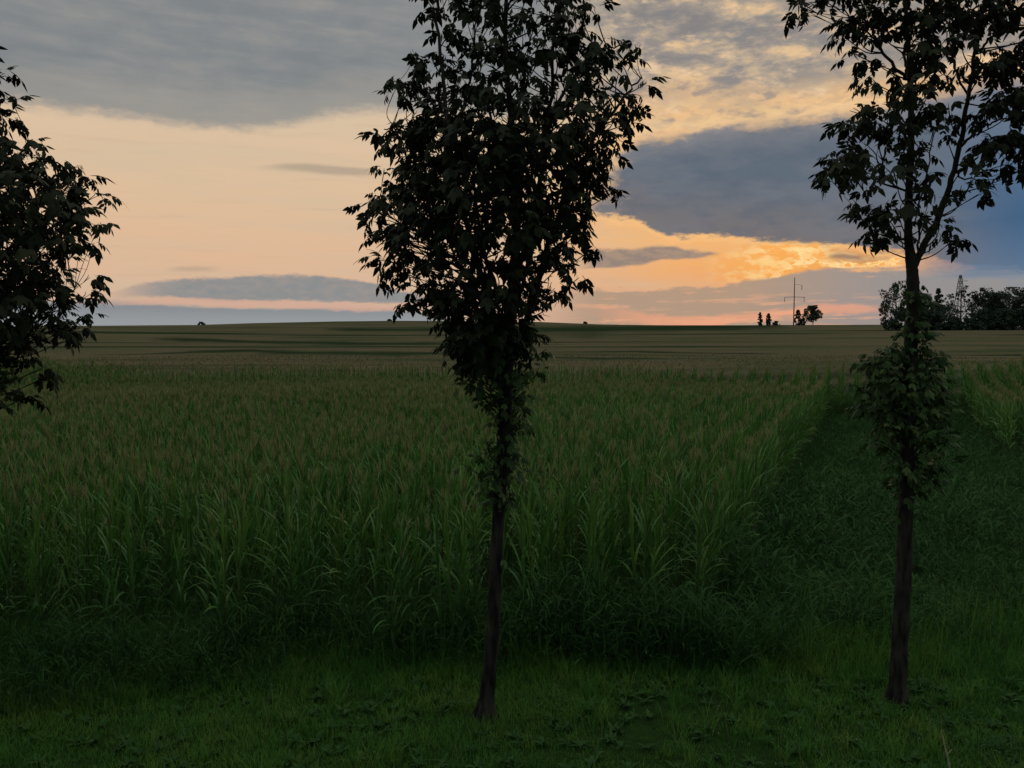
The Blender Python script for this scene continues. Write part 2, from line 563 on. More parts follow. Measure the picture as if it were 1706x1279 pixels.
def ground_material():
    m = bpy.data.materials.new('field_ground')
    m.use_nodes = True
    nt = m.node_tree
    L = nt.links.new
    b = nt.nodes.new('ShaderNodeBsdfDiffuse')
    b.inputs['Roughness'].default_value = 1.0
    L(b.outputs[0], nt.nodes['Material Output'].inputs['Surface'])
    tcn = nt.nodes.new('ShaderNodeTexCoord')

    def nn(scale, stretch, detail=5, rough=0.55):
        mp = nt.nodes.new('ShaderNodeMapping')
        mp.inputs['Scale'].default_value = stretch
        L(tcn.outputs['Object'], mp.inputs['Vector'])
        n = nt.nodes.new('ShaderNodeTexNoise')
        n.inputs['Scale'].default_value = scale
        n.inputs['Detail'].default_value = detail
        n.inputs['Roughness'].default_value = rough
        L(mp.outputs[0], n.inputs['Vector'])
        return n.outputs['Fac']

    def rp(f, stops):
        r = nt.nodes.new('ShaderNodeValToRGB')
        while len(r.color_ramp.elements) < len(stops):
            r.color_ramp.elements.new(0.5)
        for e, (p, c) in zip(r.color_ramp.elements, stops):
            e.position = p; e.color = tuple(c) + (1,)
        L(f, r.inputs[0])
        return r.outputs[0]

    def mx(f, a, c):
        n = nt.nodes.new('ShaderNodeMix'); n.data_type = 'RGBA'
        L(f, n.inputs[0]); L(a, n.inputs[6]); L(c, n.inputs[7])
        return n.outputs[2]
    soil = rp(nn(6, (1, 1, 1)), [(0.3, (0.014, 0.034, 0.010)), (0.7, (0.028, 0.060, 0.014))])
    # far crops: tasselled brown with long strips of green across the slope
    crop = rp(nn(1.0, (0.018, 0.06, 0.0), 6, 0.6), [(0.30, (0.044, 0.070, 0.032)), (0.44, (0.102, 0.102, 0.052)), (0.55, (0.148, 0.120, 0.070)), (0.70, (0.070, 0.088, 0.041))])
    strip = rp(nn(1.0, (0.0035, 0.030, 0.0), 4, 0.5), [(0.56, (0, 0, 0)), (0.60, (1, 1, 1))])
    dark = rp(nn(1.0, (0.02, 0.1, 0)), [(0.3, (0.024, 0.040, 0.018)), (0.7, (0.036, 0.054, 0.024))])
    grain = rp(nn(1.0, (1.2, 0.9, 0), 6, 0.7), [(0.25, (0.75, 0.75, 0.75)), (0.75, (1.2, 1.2, 1.2))])
    far = mx(strip, crop, dark)
    # the recent green/dark strip on the shoulder of the hill
    geo = nt.nodes.new('ShaderNodeSeparateXYZ')
    L(tcn.outputs['Object'], geo.inputs[0])

    def mr(s, a0, a1):
        n = nt.nodes.new('ShaderNodeMapRange'); n.interpolation_type = 'SMOOTHSTEP'
        L(s, n.inputs[0]); n.inputs[1].default_value = min(a0, a1); n.inputs[2].default_value = max(a0, a1)
        if a0 > a1:
            n.inputs[3].default_value = 1; n.inputs[4].default_value = 0
        return n.outputs[0]

    def mul(a, c):
        n = nt.nodes.new('ShaderNodeMath'); n.operation = 'MULTIPLY'; L(a, n.inputs[0]); L(c, n.inputs[1]); return n.outputs[0]
    at = nt.nodes.new('ShaderNodeAttribute'); at.attribute_name = 'var'
    far = mx(at.outputs['Fac'], far, dark)
    g = nt.nodes.new('ShaderNodeMix'); g.data_type = 'RGBA'; g.blend_type = 'MULTIPLY'; g.inputs[0].default_value = 1.0
    L(far, g.inputs[6]); L(grain, g.inputs[7])
    ln = nt.nodes.new('ShaderNodeVectorMath'); ln.operation = 'LENGTH'
    L(tcn.outputs['Object'], ln.inputs[0])
    L(mx(mr(ln.outputs['Value'], 51, 55), soil, g.outputs[2]), b.inputs['Color'])
    bp = nt.nodes.new('ShaderNodeBump'); bp.inputs['Strength'].default_value = 0.5; bp.inputs['Distance'].default_value = 0.3
    L(nn(1.0, (1.2, 1.2, 0), 6, 0.7), bp.inputs['Height']); L(bp.outputs[0], b.inputs['Normal'])
    return m


# dark strips of another crop, placed on the land (azimuth range, distance range)
AZD = np.degrees(A_)
strip_v = np.zeros_like(R_)


STRIPS = []


def add_strip(pts, half):
    STRIPS.append((pts, half))
    """pts: (px, distance) of a strip's middle line; half: half width in metres"""
    a = [azel(p, 545)[0] for p, _ in pts]
    dmid = np.interp(AZD, a, [d for _, d in pts], left=-1e4, right=-1e4)
    dmid = dmid * (1 + 0.035 * vnoise(AZD * 0.45 + half, AZD * 0.0, 61))
    half = half * (1 + 0.45 * vnoise(AZD * 0.8 + half * 3, AZD * 0.0, 62))
    fade = np.clip((AZD - a[0]) / 2.0, 0, 1) * np.clip((a[-1] - AZD) / 2.0, 0, 1)
    v = np.clip(1.25 - 0.7 * np.abs(R_ - dmid) / half, 0, 1) * np.sqrt(np.clip(fade, 0, 1))
    np.maximum(strip_v, v, out=strip_v)


add_strip([(860, 270), (940, 290), (1060, 325), (1160, 370), (1240, 400), (1320, 430)], 62)
add_strip([(420, 112), (620, 98), (760, 98)], 9)
add_strip([(150, 110), (420, 120), (560, 104), (700, 100)], 3)
add_strip([(250, 200), (420, 170), (600, 150), (760, 146)], 10)
add_strip([(540, 300), (640, 290), (760, 300)], 16)
add_strip([(880, 76), (1000, 74), (1120, 74)], 2.5)
add_strip([(900, 108), (1050, 110), (1300, 104)], 4)
gm = mesh_np('ground', np.stack([GX, GY, GZ], -1).reshape(-1, 3), [(q, 0)], [ground_material()], strip_v.ravel(), True)
link('ground', gm, kind='structure')


# ------------------------------------------------------------------ blades and ribbons
def ribbons(soup, base, az, length, width, th0, th1, segs=4, mat=0, var=None, bend=1.3, tip=0.05, belly=0.35, twist=0.0, roll=None):
    """curved tapering strips; angles from the vertical in radians"""
    n = len(base)
    if n == 0:
        return
    s = np.linspace(0, 1, segs + 1)
    th = th0[:, None] + (th1 - th0)[:, None] * s[None, :] ** bend
    ds = (length / segs)[:, None]
    dx = np.concatenate([np.zeros((n, 1)), np.cumsum(np.sin((th[:, 1:] + th[:, :-1]) / 2) * ds, 1)], 1)
    dz = np.concatenate([np.zeros((n, 1)), np.cumsum(np.cos((th[:, 1:] + th[:, :-1]) / 2) * ds, 1)], 1)
    ca, sa = np.sin(az)[:, None], np.cos(az)[:, None]      # azimuth from +Y towards +X
    P = np.stack([base[:, 0:1] + dx * ca, base[:, 1:2] + dx * sa, base[:, 2:3] + dz], -1)
    w = np.minimum(1.0, s / max(belly, 1e-3) * 0.6 + 0.4) * np.clip((1 - s) / (1 - belly), 0, 1) ** 0.7
    w = np.maximum(w, tip)
    W = (width[:, None] * w[None, :] * 0.5)
    tw = (np.zeros(n) if roll is None else roll)[:, None] + twist * s[None, :]
    side = np.stack([sa * np.cos(tw), -ca * np.cos(tw), np.sin(tw) * np.ones_like(dx)], -1)
    A = P - side * W[..., None]
    B = P + side * W[..., None]
    verts = np.stack([A, B], 2).reshape(n, -1, 3)
    k = 2 * (segs + 1)
    f1 = np.array([[2 * i, 2 * i + 1, 2 * i + 3, 2 * i + 2] for i in range(segs)])
    faces = (f1[None] + (np.arange(n) * k)[:, None, None]).reshape(-1, 4)
    v = np.full(n, 0.5) if var is None else var
    soup.add(verts.reshape(-1, 3), faces, mat, np.repeat(v, k))


def tube(soup, pts, rad, sides=7, mat=0, var=0.5, rough=0.0):
    pts = np.asarray(pts, float)
    n = len(pts)
    tan = np.gradient(pts, axis=0)
    tan /= np.linalg.norm(tan, axis=1)[:, None] + 1e-9
    ref = np.array([0.31, 0.95, 0.05])
    u = np.cross(tan, ref); u /= np.linalg.norm(u, axis=1)[:, None] + 1e-9
    w = np.cross(tan, u)
    a = np.linspace(0, 2 * math.pi, sides, endpoint=False)
    ring = pts[:, None, :] + (u[:, None, :] * np.cos(a)[None, :, None] + w[:, None, :] * np.sin(a)[None, :, None]) * np.asarray(rad)[:, None, None]
    if rough:
        hgt = pts[:, 2][:, None]
        bump = 0.55 * np.sin(a[None] * 5 + 2.1 * np.sin(hgt * 7) + 1.0) * np.sin(a[None] * 9 + hgt * 4) + rng.normal(0, 0.45, (n, sides))
        flare = np.clip(1 - hgt / 0.35, 0, 1) ** 2 * (0.25 + 0.28 * np.sin(a[None] * 4 + 0.7))
        ring = pts[:, None, :] + (ring - pts[:, None, :]) * (1 + rough * bump + flare)[..., None]
    idx = np.arange(n * sides).reshape(n, sides)
    nx = np.roll(idx, -1, 1)
    f = np.stack([idx[:-1], nx[:-1], nx[1:], idx[1:]], -1).reshape(-1, 4)
    soup.add(ring.reshape(-1, 3), f, mat, var)
    cap = np.concatenate([pts[-1:]])
    soup.add(np.concatenate([ring[-1], cap]), np.stack([np.arange(sides), np.roll(np.arange(sides), -1), np.full(sides, sides)], -1), mat, var)


def smooth_line(pts, k=6):
    """Catmull-Rom through points"""
    P = np.asarray(pts, float)
    if len(P) < 3:
        return np.linspace(P[0], P[-1], k)
    Q = np.concatenate([[2 * P[0] - P[1]], P, [2 * P[-1] - P[-2]]])
    out = []
    for i in range(1, len(Q) - 2):
        t = np.linspace(0, 1, k, endpoint=False)[:, None]
        a, b, c, d = Q[i - 1], Q[i], Q[i + 1], Q[i + 2]
        out.append(0.5 * (2 * b + (c - a) * t + (2 * a - 5 * b + 4 * c - d) * t ** 2 + (3 * b - a - 3 * c + d) * t ** 3))
    return np.concatenate(out + [P[-1:]])


# ------------------------------------------------------------------ maize
ROW = math.radians(24.2)
RD = np.array([math.sin(ROW), math.cos(ROW)])          # along the rows
RP = np.array([math.cos(ROW), -math.sin(ROW)])         # to the right of the rows
EDGE0 = np.array([3.42, 11.24])                        # front corner of the left block


def corn_parts(base, hts, lod, st, le, ta, tass, rg):
    """adds maize plants to the soups st (stalk), le (leaves), ta (tassel)"""
    n = len(base)
    pv = rg.uniform(0, 1, n)
    plane = rg.uniform(0, math.pi, n)
    nl = {0: 15, 1: 12, 2: 9}[lod]
    segs = {0: 6, 1: 4, 2: 3}[lod]
    for i in range(nl):
        f = (i + 0.5) / nl
        z = hts * (0.16 + 0.70 * f) + rg.normal(0, 0.03, n)
        b = base.copy(); b[:, 2] += z
        az = plane + (i % 2) * math.pi + rg.normal(0, 0.35, n)
        ln = (0.42 + 0.34 * math.sin(math.pi * min(1, f * 0.85 + 0.1))) * rg.uniform(0.7, 1.2, n)
        if f > 0.8:
            ln = ln * 0.8
        th0 = np.radians(rg.uniform(5, 22, n) * (1.3 - 0.9 * f))
        th1 = np.radians(rg.uniform(40, 165, n) * (1.08 - 0.86 * f))
        wd = rg.uniform(0.028, 0.054, n) * (1.25 if lod == 2 else 1.0)
        ribbons(le, b, az, ln, wd, th0, th1, segs, 0, np.clip(pv * 0.6 + rg.uniform(0, 0.25, n) + 0.2 * f, 0, 1), 1.25, 0.06, 0.3, twist=0.5, roll=rg.normal(0, 0.35, n))
    # stalk: a thin three sided mast
    lean = rg.normal(0, 0.03, (n, 2))
    tri = np.array([[0, 1], [0.87, -0.5], [-0.87, -0.5]])
    bot = np.concatenate([base[:, None, :2] + tri[None] * 0.014, np.repeat(base[:, None, 2:3] - 0.03, 3, 1)], -1)
    top = np.concatenate([base[:, None, :2] + lean[:, None] + tri[None] * 0.006, np.repeat((base[:, 2] + hts * 0.93)[:, None, None], 3, 1)], -1)
    vv = np.concatenate([bot, top], 1)
    f3 = np.array([[0, 1, 4, 3], [1, 2, 5, 4], [2, 0, 3, 5]])
    st.add(vv.reshape(-1, 3), (f3[None] + (np.arange(n) * 6)[:, None, None]).reshape(-1, 4), 0, np.repeat(pv, 6))
    # tassel
    k = {0: 8, 1: 6, 2: 6}[lod]
    sel = rg.uniform(0, 1, n) < tass
    bb = base[sel].copy(); m = len(bb)
    bb[:, :2] += lean[sel]
    bb[:, 2] += hts[sel] * 0.92
    for j in range(k):
        ribbons(ta, bb, rg.uniform(0, 6.28, m), rg.uniform(0.22, 0.36, m), np.full(m, 0.016 * (1 + 0.5 * lod)), np.radians(rg.uniform(0, 14, m)),
                np.radians(rg.uniform(5, 45, m)), 2 if lod else 3, 0, rg.uniform(0, 1, m), 1.2, 0.3, 0.3)


rg = np.random.default_rng(5)
rowsx = []
for r_ in np.arange(-60, 32, 0.75):                   # offset across the rows, 0 = path-side row of the left block
    for s_ in np.arange(-30, 60, 0.145):
        rowsx.append((r_, s_))
rs = np.array(rowsx)
rs = rs + np.stack([rg.normal(0, 0.05, len(rs)), rg.normal(0, 0.05, len(rs))], -1)
XY = EDGE0[None] + rs[:, :1] * RP[None] + rs[:, 1:] * RD[None]
X, Y = XY[:, 0], XY[:, 1]
front = 11.2 + 0.35 * np.sin(X * 0.9) + 0.2 * np.sin(X * 2.3 + 1) - 0.24 * np.clip(-X - 3, 0, 20)
fend = 45 + 2.2 * vnoise(X * 0.16, Y * 0.0, 71) + rg.normal(0, 0.8, len(X))
in_left = (rs[:, 0] <= -0.3) & (Y > front) & (Y < fend)
in_right = (rs[:, 0] > 5.6) & (Y > 28.5 + 0.4 * np.sin(X)) & (Y < 44)
in_end = (rs[:, 0] > -0.3) & (rs[:, 0] < 5.7) & (Y > 41.5) & (Y < 44)
ok = (in_left | in_right | in_end) & (np.abs(X) < 0.67 * Y + 2.0)
ok &= rg.uniform(0, 1, len(rs)) > 0.05
X, Y = X[ok], Y[ok]
D = np.hypot(X, Y)
order = np.argsort(D)
X, Y, D = X[order], Y[order], D[order]
front_ok = front[ok][order]
rs_ok = rs[ok][order]
H = 2.12 + 0.14 * vnoise(X * 0.35, Y * 0.35, 8) + rg.normal(0, 0.09, len(X))
base = np.stack([X, Y, ground_z(X, Y)], -1)
H = H * np.where((Y < front_ok + 1.1) & (rs_ok[:, 0] <= 0.1), np.clip(0.78 + 0.30 * vnoise(X * 1.3, Y * 1.2, 9) + rg.normal(0, 0.10, len(X)), 0.38, 1.04), 1.0)
base = np.stack([X, Y, ground_z(X, Y)], -1)
taz = 0.40 + 0.35 * vnoise(X * 0.10 + 2, Y * 0.12, 12) + 0.75 * np.clip((2.0 - X) / 6.0, 0, 1) * np.clip((D - 13) / 8.0, 0, 1) + 0.5 * np.clip((D - 34) / 6.0, 0, 1)
print('maize plants', len(X))

# the nearest plants that stand in the picture are things of their own
inview = np.abs(X) < 0.645 * Y + 0.3
near_i = np.nonzero(inview)[0][:300]
rest = np.setdiff1d(np.arange(len(X)), near_i)
NVAR = 28
variants = []
for v in range(NVAR):
    st, le, ta = Soup(), Soup(), Soup()
    corn_parts(np.zeros((1, 3)), np.array([2.2]), 0, st, le, ta, 1.1 if v % 3 else -1, rg)
    variants.append((st.mesh('stalk', [M_stalk]), le.mesh('foliage', [M_corn], True), ta.mesh('tassel', [M_tassel]) if ta.n else None))
protos = []
for j, i in enumerate(near_i):
    v = j % NVAR if j < NVAR else int(rg.integers(NVAR))
    if j < NVAR:
        root = thing('maize_plant', 'tall green maize plant with arching leaves, standing in the front rows of the dark field', 'maize plant', (0, 0, 0), 'maize plants along the near edge of the field')
        ms, ml, mt = variants[v]
        link('stalk', ms, root)
        link('foliage', ml, root)
        if mt:
            link('tassel', mt, root)
        protos.append(root)
    else:
        root = protos[v].copy()
        COL.objects.link(root)
        for ch in list(protos[v].children):
            c = ch.copy()
            COL.objects.link(c)
            c.parent = root
    root.location = base[i]
    root.rotation_euler = (0, 0, float(rg.uniform(0, 6.28)))
    k = H[i] / 2.2
    w_ = float(rg.uniform(0.8, 1.2))
    root.scale = (w_, w_, k)
    root.rotation_euler = (float(rg.normal(0, 0.04)), float(rg.normal(0, 0.04)), root.rotation_euler.z)
st = Soup()
for lod, lo, hi in ((0, 0, 17), (1, 17, 27), (2, 27, 99)):
    s_ = rest[(D[rest] >= lo) & (D[rest] < hi)]
    le, ta = Soup(), Soup()
    corn_parts(base[s_], H[s_], lod, st_ := Soup(), le, ta, np.clip(taz[s_], 0, 0.95), rg)
    for a_, mi in ((st_, 1), (le, 0), (ta, 2)):
        for vv_, (ff_, _), av_ in zip(a_.v, a_.f, a_.a):
            pass
        off = st.n
        for vv_ in a_.v:
            st.v.append(vv_)
        for ff_, _ in a_.f:
            st.f.append((ff_ + off, mi))
        st.a += a_.a
        st.n += a_.n
link('maize_field', st.mesh('maize_field', [M_corn, M_stalk, M_tassel]), kind='stuff',
     label='dense dark green maize crop with brownish tassels filling the field behind the trees', category='maize crop')

# crop tops beyond, on the slope
n = 40000
dd = 46 + 50 * rg.uniform(0, 1, n) ** 1.5
az_ = np.radians(rg.uniform(-36, 36, n))
x_, y_ = dd * np.sin(az_), dd * np.cos(az_)
dens = vnoise(x_ * 0.03, y_ * 0.12, 22)
st_a, st_d = np.degrees(az_), dd
strip_at = np.zeros(n, bool)
for pts_, half_ in STRIPS:
    a_ = [azel(p, 545)[0] for p, _ in pts_]
    strip_at |= np.abs(dd - np.interp(st_a, a_, [d for _, d in pts_], left=-1e4, right=-1e4)) < half_ * 1.6
keep = (rg.uniform(-1.2, 1, n) < dens) & ~strip_at
x_, y_, dd = x_[keep], y_[keep], dd[keep]
n = len(x_)
so = Soup()
bb = np.stack([x_, y_, ground_z(x_, y_) - 0.05], -1)
ribbons(so, bb, rg.uniform(0, 6.28, n), rg.uniform(0.06, 0.18, n) * (1 + dd / 400), 0.03 + 0.0007 * dd, np.radians(rg.uniform(0, 15, n)), np.radians(rg.uniform(5, 50, n)), 2, 0, rg.uniform(0, 1, n))
M_far = nz_mat('far_crop', [(0.3, (0.050, 0.080, 0.030)), (0.5, (0.11, 0.105, 0.050)), (0.75, (0.17, 0.13, 0.075))], 0.05, 4, 0.9, attr=0.5, trans=0.3, spec=0.0, stretch=(0.3, 1, 1))
link('far_crop', so.mesh('far_crop', [M_far]), kind='stuff', label='olive brown crop covering the gentle slope up to the horizon', category='crop')


# ------------------------------------------------------------------ verge grass, tall grass and weeds
def scatter(n, x0, x1, y0, y1):
    return rg.uniform(x0, x1, n), rg.uniform(y0, y1, n)


so = Soup()
n = 300000
x_, y_ = scatter(n, -8.5, 10.0, 7.2, 15.5)
patch = vnoise(x_ * 1.1, y_ * 1.1, 31)
tall = np.clip((y_ - (9.8 - 0.16 * np.clip(-x_ - 1, 0, 9) + 0.3 * vnoise(x_ * 0.8, y_ * 0.8, 33))) / 1.5, 0, 1)
hh = (0.085 + 0.06 * patch + 0.07 * np.clip(vnoise(x_ * 2.6, y_ * 2.6, 35), 0, 1) + 0.34 * tall ** 1.3) * rg.uniform(0.6, 1.5, n)
hh = np.clip(hh, 0.03, 0.6) * np.clip((12.8 - y_) / 2.2, 0.35, 1)
keep = (rg.uniform(-1.3, 1, n) < patch + 0.4) & ((y_ < 11.9) | (x_ > 2.6 + (y_ - 11) * 0.45)) & (rg.uniform(0, 1, n) < np.clip((13.8 - y_) / 3.0, 0, 1))
x_, y_, hh, patch, tall = x_[keep], y_[keep], hh[keep], patch[keep], tall[keep]
n = len(x_)
bb = np.stack([x_, y_, ground_z(x_, y_) - 0.01], -1)
ribbons(so, bb, rg.uniform(0, 6.28, n), hh, 0.006 + 0.006 * rg.uniform(0, 1, n), np.radians(rg.uniform(0, 25, n)), np.radians(rg.uniform(20, 95, n)), 3, 0,
        np.clip(0.5 + 0.35 * patch + rg.normal(0, 0.12, n), 0, 1), 1.3, 0.08, 0.2)
link('grass', so.mesh('grass', [M_grass]), kind='stuff', label='short green grass of the verge around the tree trunks', category='grass')


def weeds(so, x_, y_, hh, wide, nleaf, rg):
    """upright leafy weeds: a grassy stem with small leaves all the way up"""
    n = len(x_)
    b0 = np.stack([x_, y_, ground_z(x_, y_) - 0.02], -1)
    pv = rg.uniform(0, 1, n)
    lean_az = rg.uniform(0, 6.28, n)
    ribbons(so, b0, lean_az, hh, np.full(n, 0.010), np.radians(rg.uniform(0, 8, n)), np.radians(rg.uniform(5, 30, n)), 3, 0, pv)
    for j in range(nleaf):
        f = (j + 0.6) / nleaf
        b = b0.copy()
        b[:, 2] += hh * f * 0.95
        off = np.radians(12) * hh * f * 0.6
        b[:, 0] += np.sin(lean_az) * off; b[:, 1] += np.cos(lean_az) * off
        ln = hh * rg.uniform(0.22, 0.5, n) * (1.1 - 0.5 * f)
        ribbons(so, b, rg.uniform(0, 6.28, n), ln, ln * wide * rg.uniform(0.6, 1.3, n), np.radians(rg.uniform(20, 60, n)), np.radians(rg.uniform(60, 130, n)), 3, 0,
                np.clip(pv * 0.5 + rg.uniform(0, 0.5, n), 0, 1), 1.2, 0.05, 0.45)


so = Soup()
# at the foot of the maize
x_, y_ = scatter(13000, -8.5, 4.2, 9.0, 12.0)
fr = 11.25 - 0.24 * np.clip(-x_ - 3, 0, 20) + 0.25 * vnoise(x_ * 1.3, y_, 41)
k = (y_ > fr - (0.95 + 0.5 * (x_ < -3)) * rg.uniform(0.1, 1, len(x_)) ** 0.6) & (y_ < fr + 0.5) & (x_ < 4.2 - 2.0 * rg.uniform(0, 1, len(x_)) ** 2)
x_, y_ = x_[k], y_[k]
weeds(so, x_, y_, rg.uniform(0.25, 0.85, len(x_)) * (0.9 + 0.65 * vnoise(x_ * 1.1, y_, 43)), 0.09, 5, rg)
# along the track between the maize blocks and the rough ground to its right
x_, y_ = scatter(80000, 2.4, 31, 10.0, 42)
off = (x_ - EDGE0[0]) * RP[0] + (y_ - EDGE0[1]) * RP[1]
k = (off > -0.75 + 0.15 * vnoise(x_ * 2, y_ * 2, 50)) & (x_ < 0.67 * y_ + 1) & ((off < 5.7) | (y_ < 28.8)) & (y_ > 10.25 + 1.2 * rg.uniform(0, 1, len(x_)) ** 1.6 + 0.35 * vnoise(x_, y_, 47)) & (rg.uniform(0, 1, len(x_)) < np.clip(16 / y_, 0, 1) ** 0.7)
x_, y_ = x_[k], y_[k]
lowt = np.clip(0.80 + 0.25 * vnoise(x_ * 0.5, y_ * 0.5, 44), 0.5, 1.1)
ramp_in = np.clip((y_ - 9.8) / 1.6, 0.45, 1)
weeds(so, x_, y_, rg.uniform(0.35, 0.85, len(x_)) * lowt * ramp_in * (1 + 0.45 * vnoise(x_ * 1.1, y_ * 1.1, 48)) * rg.choice([0.7, 1.0, 1.5], len(x_), p=[0.4, 0.45, 0.15]), 0.13, 5, rg)
# dark tuft in the near right corner
x_, y_ = scatter(260, 4.9, 6.6, 7.5, 8.5)
weeds(so, x_, y_, rg.uniform(0.12, 0.34, len(x_)), 0.25, 5, rg)
print('weed verts', so.n)
link('weeds', so.mesh('weeds', [M_weed]), kind='stuff', label='tall bluish green weeds and grasses at the foot of the maize and along the track', category='weeds')

# tufts, rosettes of broad leaves and dead stems scattered through the verge
so = Soup()
x0_, y0_ = scatter(420, -8, 8.5, 7.4, 10.6)
hh0 = rg.uniform(0.10, 0.30, 420)
rep = 26
x_ = np.repeat(x0_, rep) + rg.normal(0, 0.045, 420 * rep); y_ = np.repeat(y0_, rep) + rg.normal(0, 0.045, 420 * rep)
n = len(x_)
bb = np.stack([x_, y_, ground_z(x_, y_) - 0.01], -1)
ribbons(so, bb, rg.uniform(0, 6.28, n), np.repeat(hh0, rep) * rg.uniform(0.7, 1.4, n), rg.uniform(0.005, 0.010, n), np.radians(rg.uniform(2, 25, n)), np.radians(rg.uniform(25, 110, n)), 4, 0,
        np.clip(np.repeat(rg.uniform(0.1, 1.0, 420), rep) + rg.normal(0, 0.1, n), 0, 1), 1.4, 0.08, 0.2)
link('grass_tufts', so.mesh('grass_tufts', [M_grass]), kind='stuff', label='longer tufts of grass standing out of the short verge', category='grass')
so = Soup()
x0_, y0_ = scatter(520, -8, 8.5, 7.4, 10.2)
for j in range(8):
    n = 520
    bb = np.stack([x0_, y0_, ground_z(x0_, y0_) + 0.02], -1)
    ribbons(so, bb, rg.uniform(0, 6.28, n), rg.uniform(0.06, 0.16, n), rg.uniform(0.025, 0.05, n), np.radians(rg.uniform(20, 55, n)), np.radians(rg.uniform(70, 110, n)), 4, 0, rg.uniform(0, 1, n), 1.1, 0.1, 0.5)
link('verge_herbs', so.mesh('verge_herbs', [M_weed]), kind='stuff', label='low broad leaved herbs scattered in the verge grass', category='herbs')
so = Soup()
x0_, y0_ = scatter(240, -8, 8.5, 7.6, 11.0)
n = 240
bb = np.stack([x0_, y0_, ground_z(x0_, y0_)], -1)
ribbons(so, bb, rg.uniform(0, 6.28, n), rg.uniform(0.15, 0.45, n), np.full(n, 0.005), np.radians(rg.uniform(2, 30, n)), np.radians(rg.uniform(10, 70, n)), 4, 0, rg.uniform(0, 1, n), 1.4, 0.8, 0.2)
link('dead_stems', so.mesh('dead_stems', [M_dead]), kind='stuff', label='thin dead brown grass stems scattered in the verge', category='dead grass')

# seed heads of tall grass
so = Soup()
x_, y_ = scatter(900, -8, 9, 10.2, 12.5)
n = len(x_)
hh = rg.uniform(0.5, 1.0, n)
az_ = rg.uniform(0, 6.28, n)
bb = np.stack([x_, y_, ground_z(x_, y_)], -1)
ribbons(so, bb, az_, hh, np.full(n, 0.005), np.radians(rg.uniform(0, 10, n)), np.radians(rg.uniform(15, 60, n)), 5, 0, rg.uniform(0, 1, n), 1.6, 0.9, 0.2)
link('tall_grass', so.mesh('tall_grass', [M_grass]), kind='stuff', label='thin tall grass stems rising out of the weeds', category='grass')

# clover specks
so = Soup()
n = 90
x_, y_ = scatter(n, -2.5, 5.4, 7.6, 9.3)
k = rg.uniform(0, 1, n) < 0.35 + 0.65 * (x_ > 1.5)
x_, y_ = x_[k], y_[k]; n = len(x_)
for j in range(7):
    bb = np.stack([x_, y_, ground_z(x_, y_) + 0.09 + rg.uniform(0, 0.02, n)], -1)
    ribbons(so, bb, np.full(n, j * 0.9), np.full(n, 0.009), np.full(n, 0.006), np.radians(np.full(n, 20.0 + 10 * (j % 4))), np.radians(np.full(n, 70.0)), 2, 0)
link('clover', so.mesh('clover', [M_flower]), kind='stuff', label='tiny pale clover blossoms in the near grass', category='clover')

# ------------------------------------------------------------------ maples
def leaf_template():
    """an ash-like maple leaf: an arching stem with five drooping pointed leaflets"""
    V_, F_ = [], []

    def leaflet(o, d, ln, wd):
        d = np.array(d, float); d /= np.linalg.norm(d)
        s = np.cross(d, (0.15, 0.3, 1.0)); s /= np.linalg.norm(s)
        dn = np.array((0, 0, -1.0))
        b = len(V_)
        for t, w, sag in ((0, 0, 0), (0.32, 1, 0.03), (0.70, 0.62, 0.13), (1.0, 0, 0.30)):
            c = np.array(o) + d * ln * t + dn * ln * sag
            if w == 0:
                V_.append(c)
            else:
                V_.append(c - s * wd * w * 0.5 + dn * wd * 0.10); V_.append(c + s * wd * w * 0.5 + dn * wd * 0.10)
        F_.extend([(b, b + 1, b + 2), (b + 1, b + 3, b + 4), (b + 1, b + 4, b + 2), (b + 3, b + 5, b + 4)])
    r = lambda t: (0, 0.62 * t, 0.10 * t - 0.22 * t * t)
    for i, t in enumerate((0.45, 0.80)):
        for sx in (-1, 1):
            leaflet(r(t), (sx * 0.75, 0.45 - 0.1 * i, -0.55), 0.46 - 0.04 * i, 0.25)
    leaflet(r(1.0), (0, 0.8, -0.5), 0.52, 0.29)
    b = len(V_)
    V_.extend([np.array((-0.012, 0, 0)), np.array((0.012, 0, 0)), np.array(r(0.55)) + (0.010, 0, 0), np.array(r(1.0))])
    F_.extend([(b, b + 1, b + 2), (b, b + 2, b + 3)])
    return np.array(V_), np.array(F_)


LT, LF = leaf_template()


def leaves(soup, pos, tipdir, nrm_, size, var, mat=0):
    t = tipdir / (np.linalg.norm(tipdir, axis=1)[:, None] + 1e-9)
    s = np.cross(t, nrm_); s /= np.linalg.norm(s, axis=1)[:, None] + 1e-9
    u = np.cross(s, t)
    V_ = pos[:, None, :] + size[:, None, None] * (s[:, None] * LT[None, :, 0:1] + t[:, None] * LT[None, :, 1:2] + u[:, None] * LT[None, :, 2:3])
    k = len(LT)
    F_ = (LF[None] + (np.arange(len(pos)) * k)[:, None, None]).reshape(-1, 3)
    soup.add(V_.reshape(-1, 3), F_, mat, np.repeat(var, k))


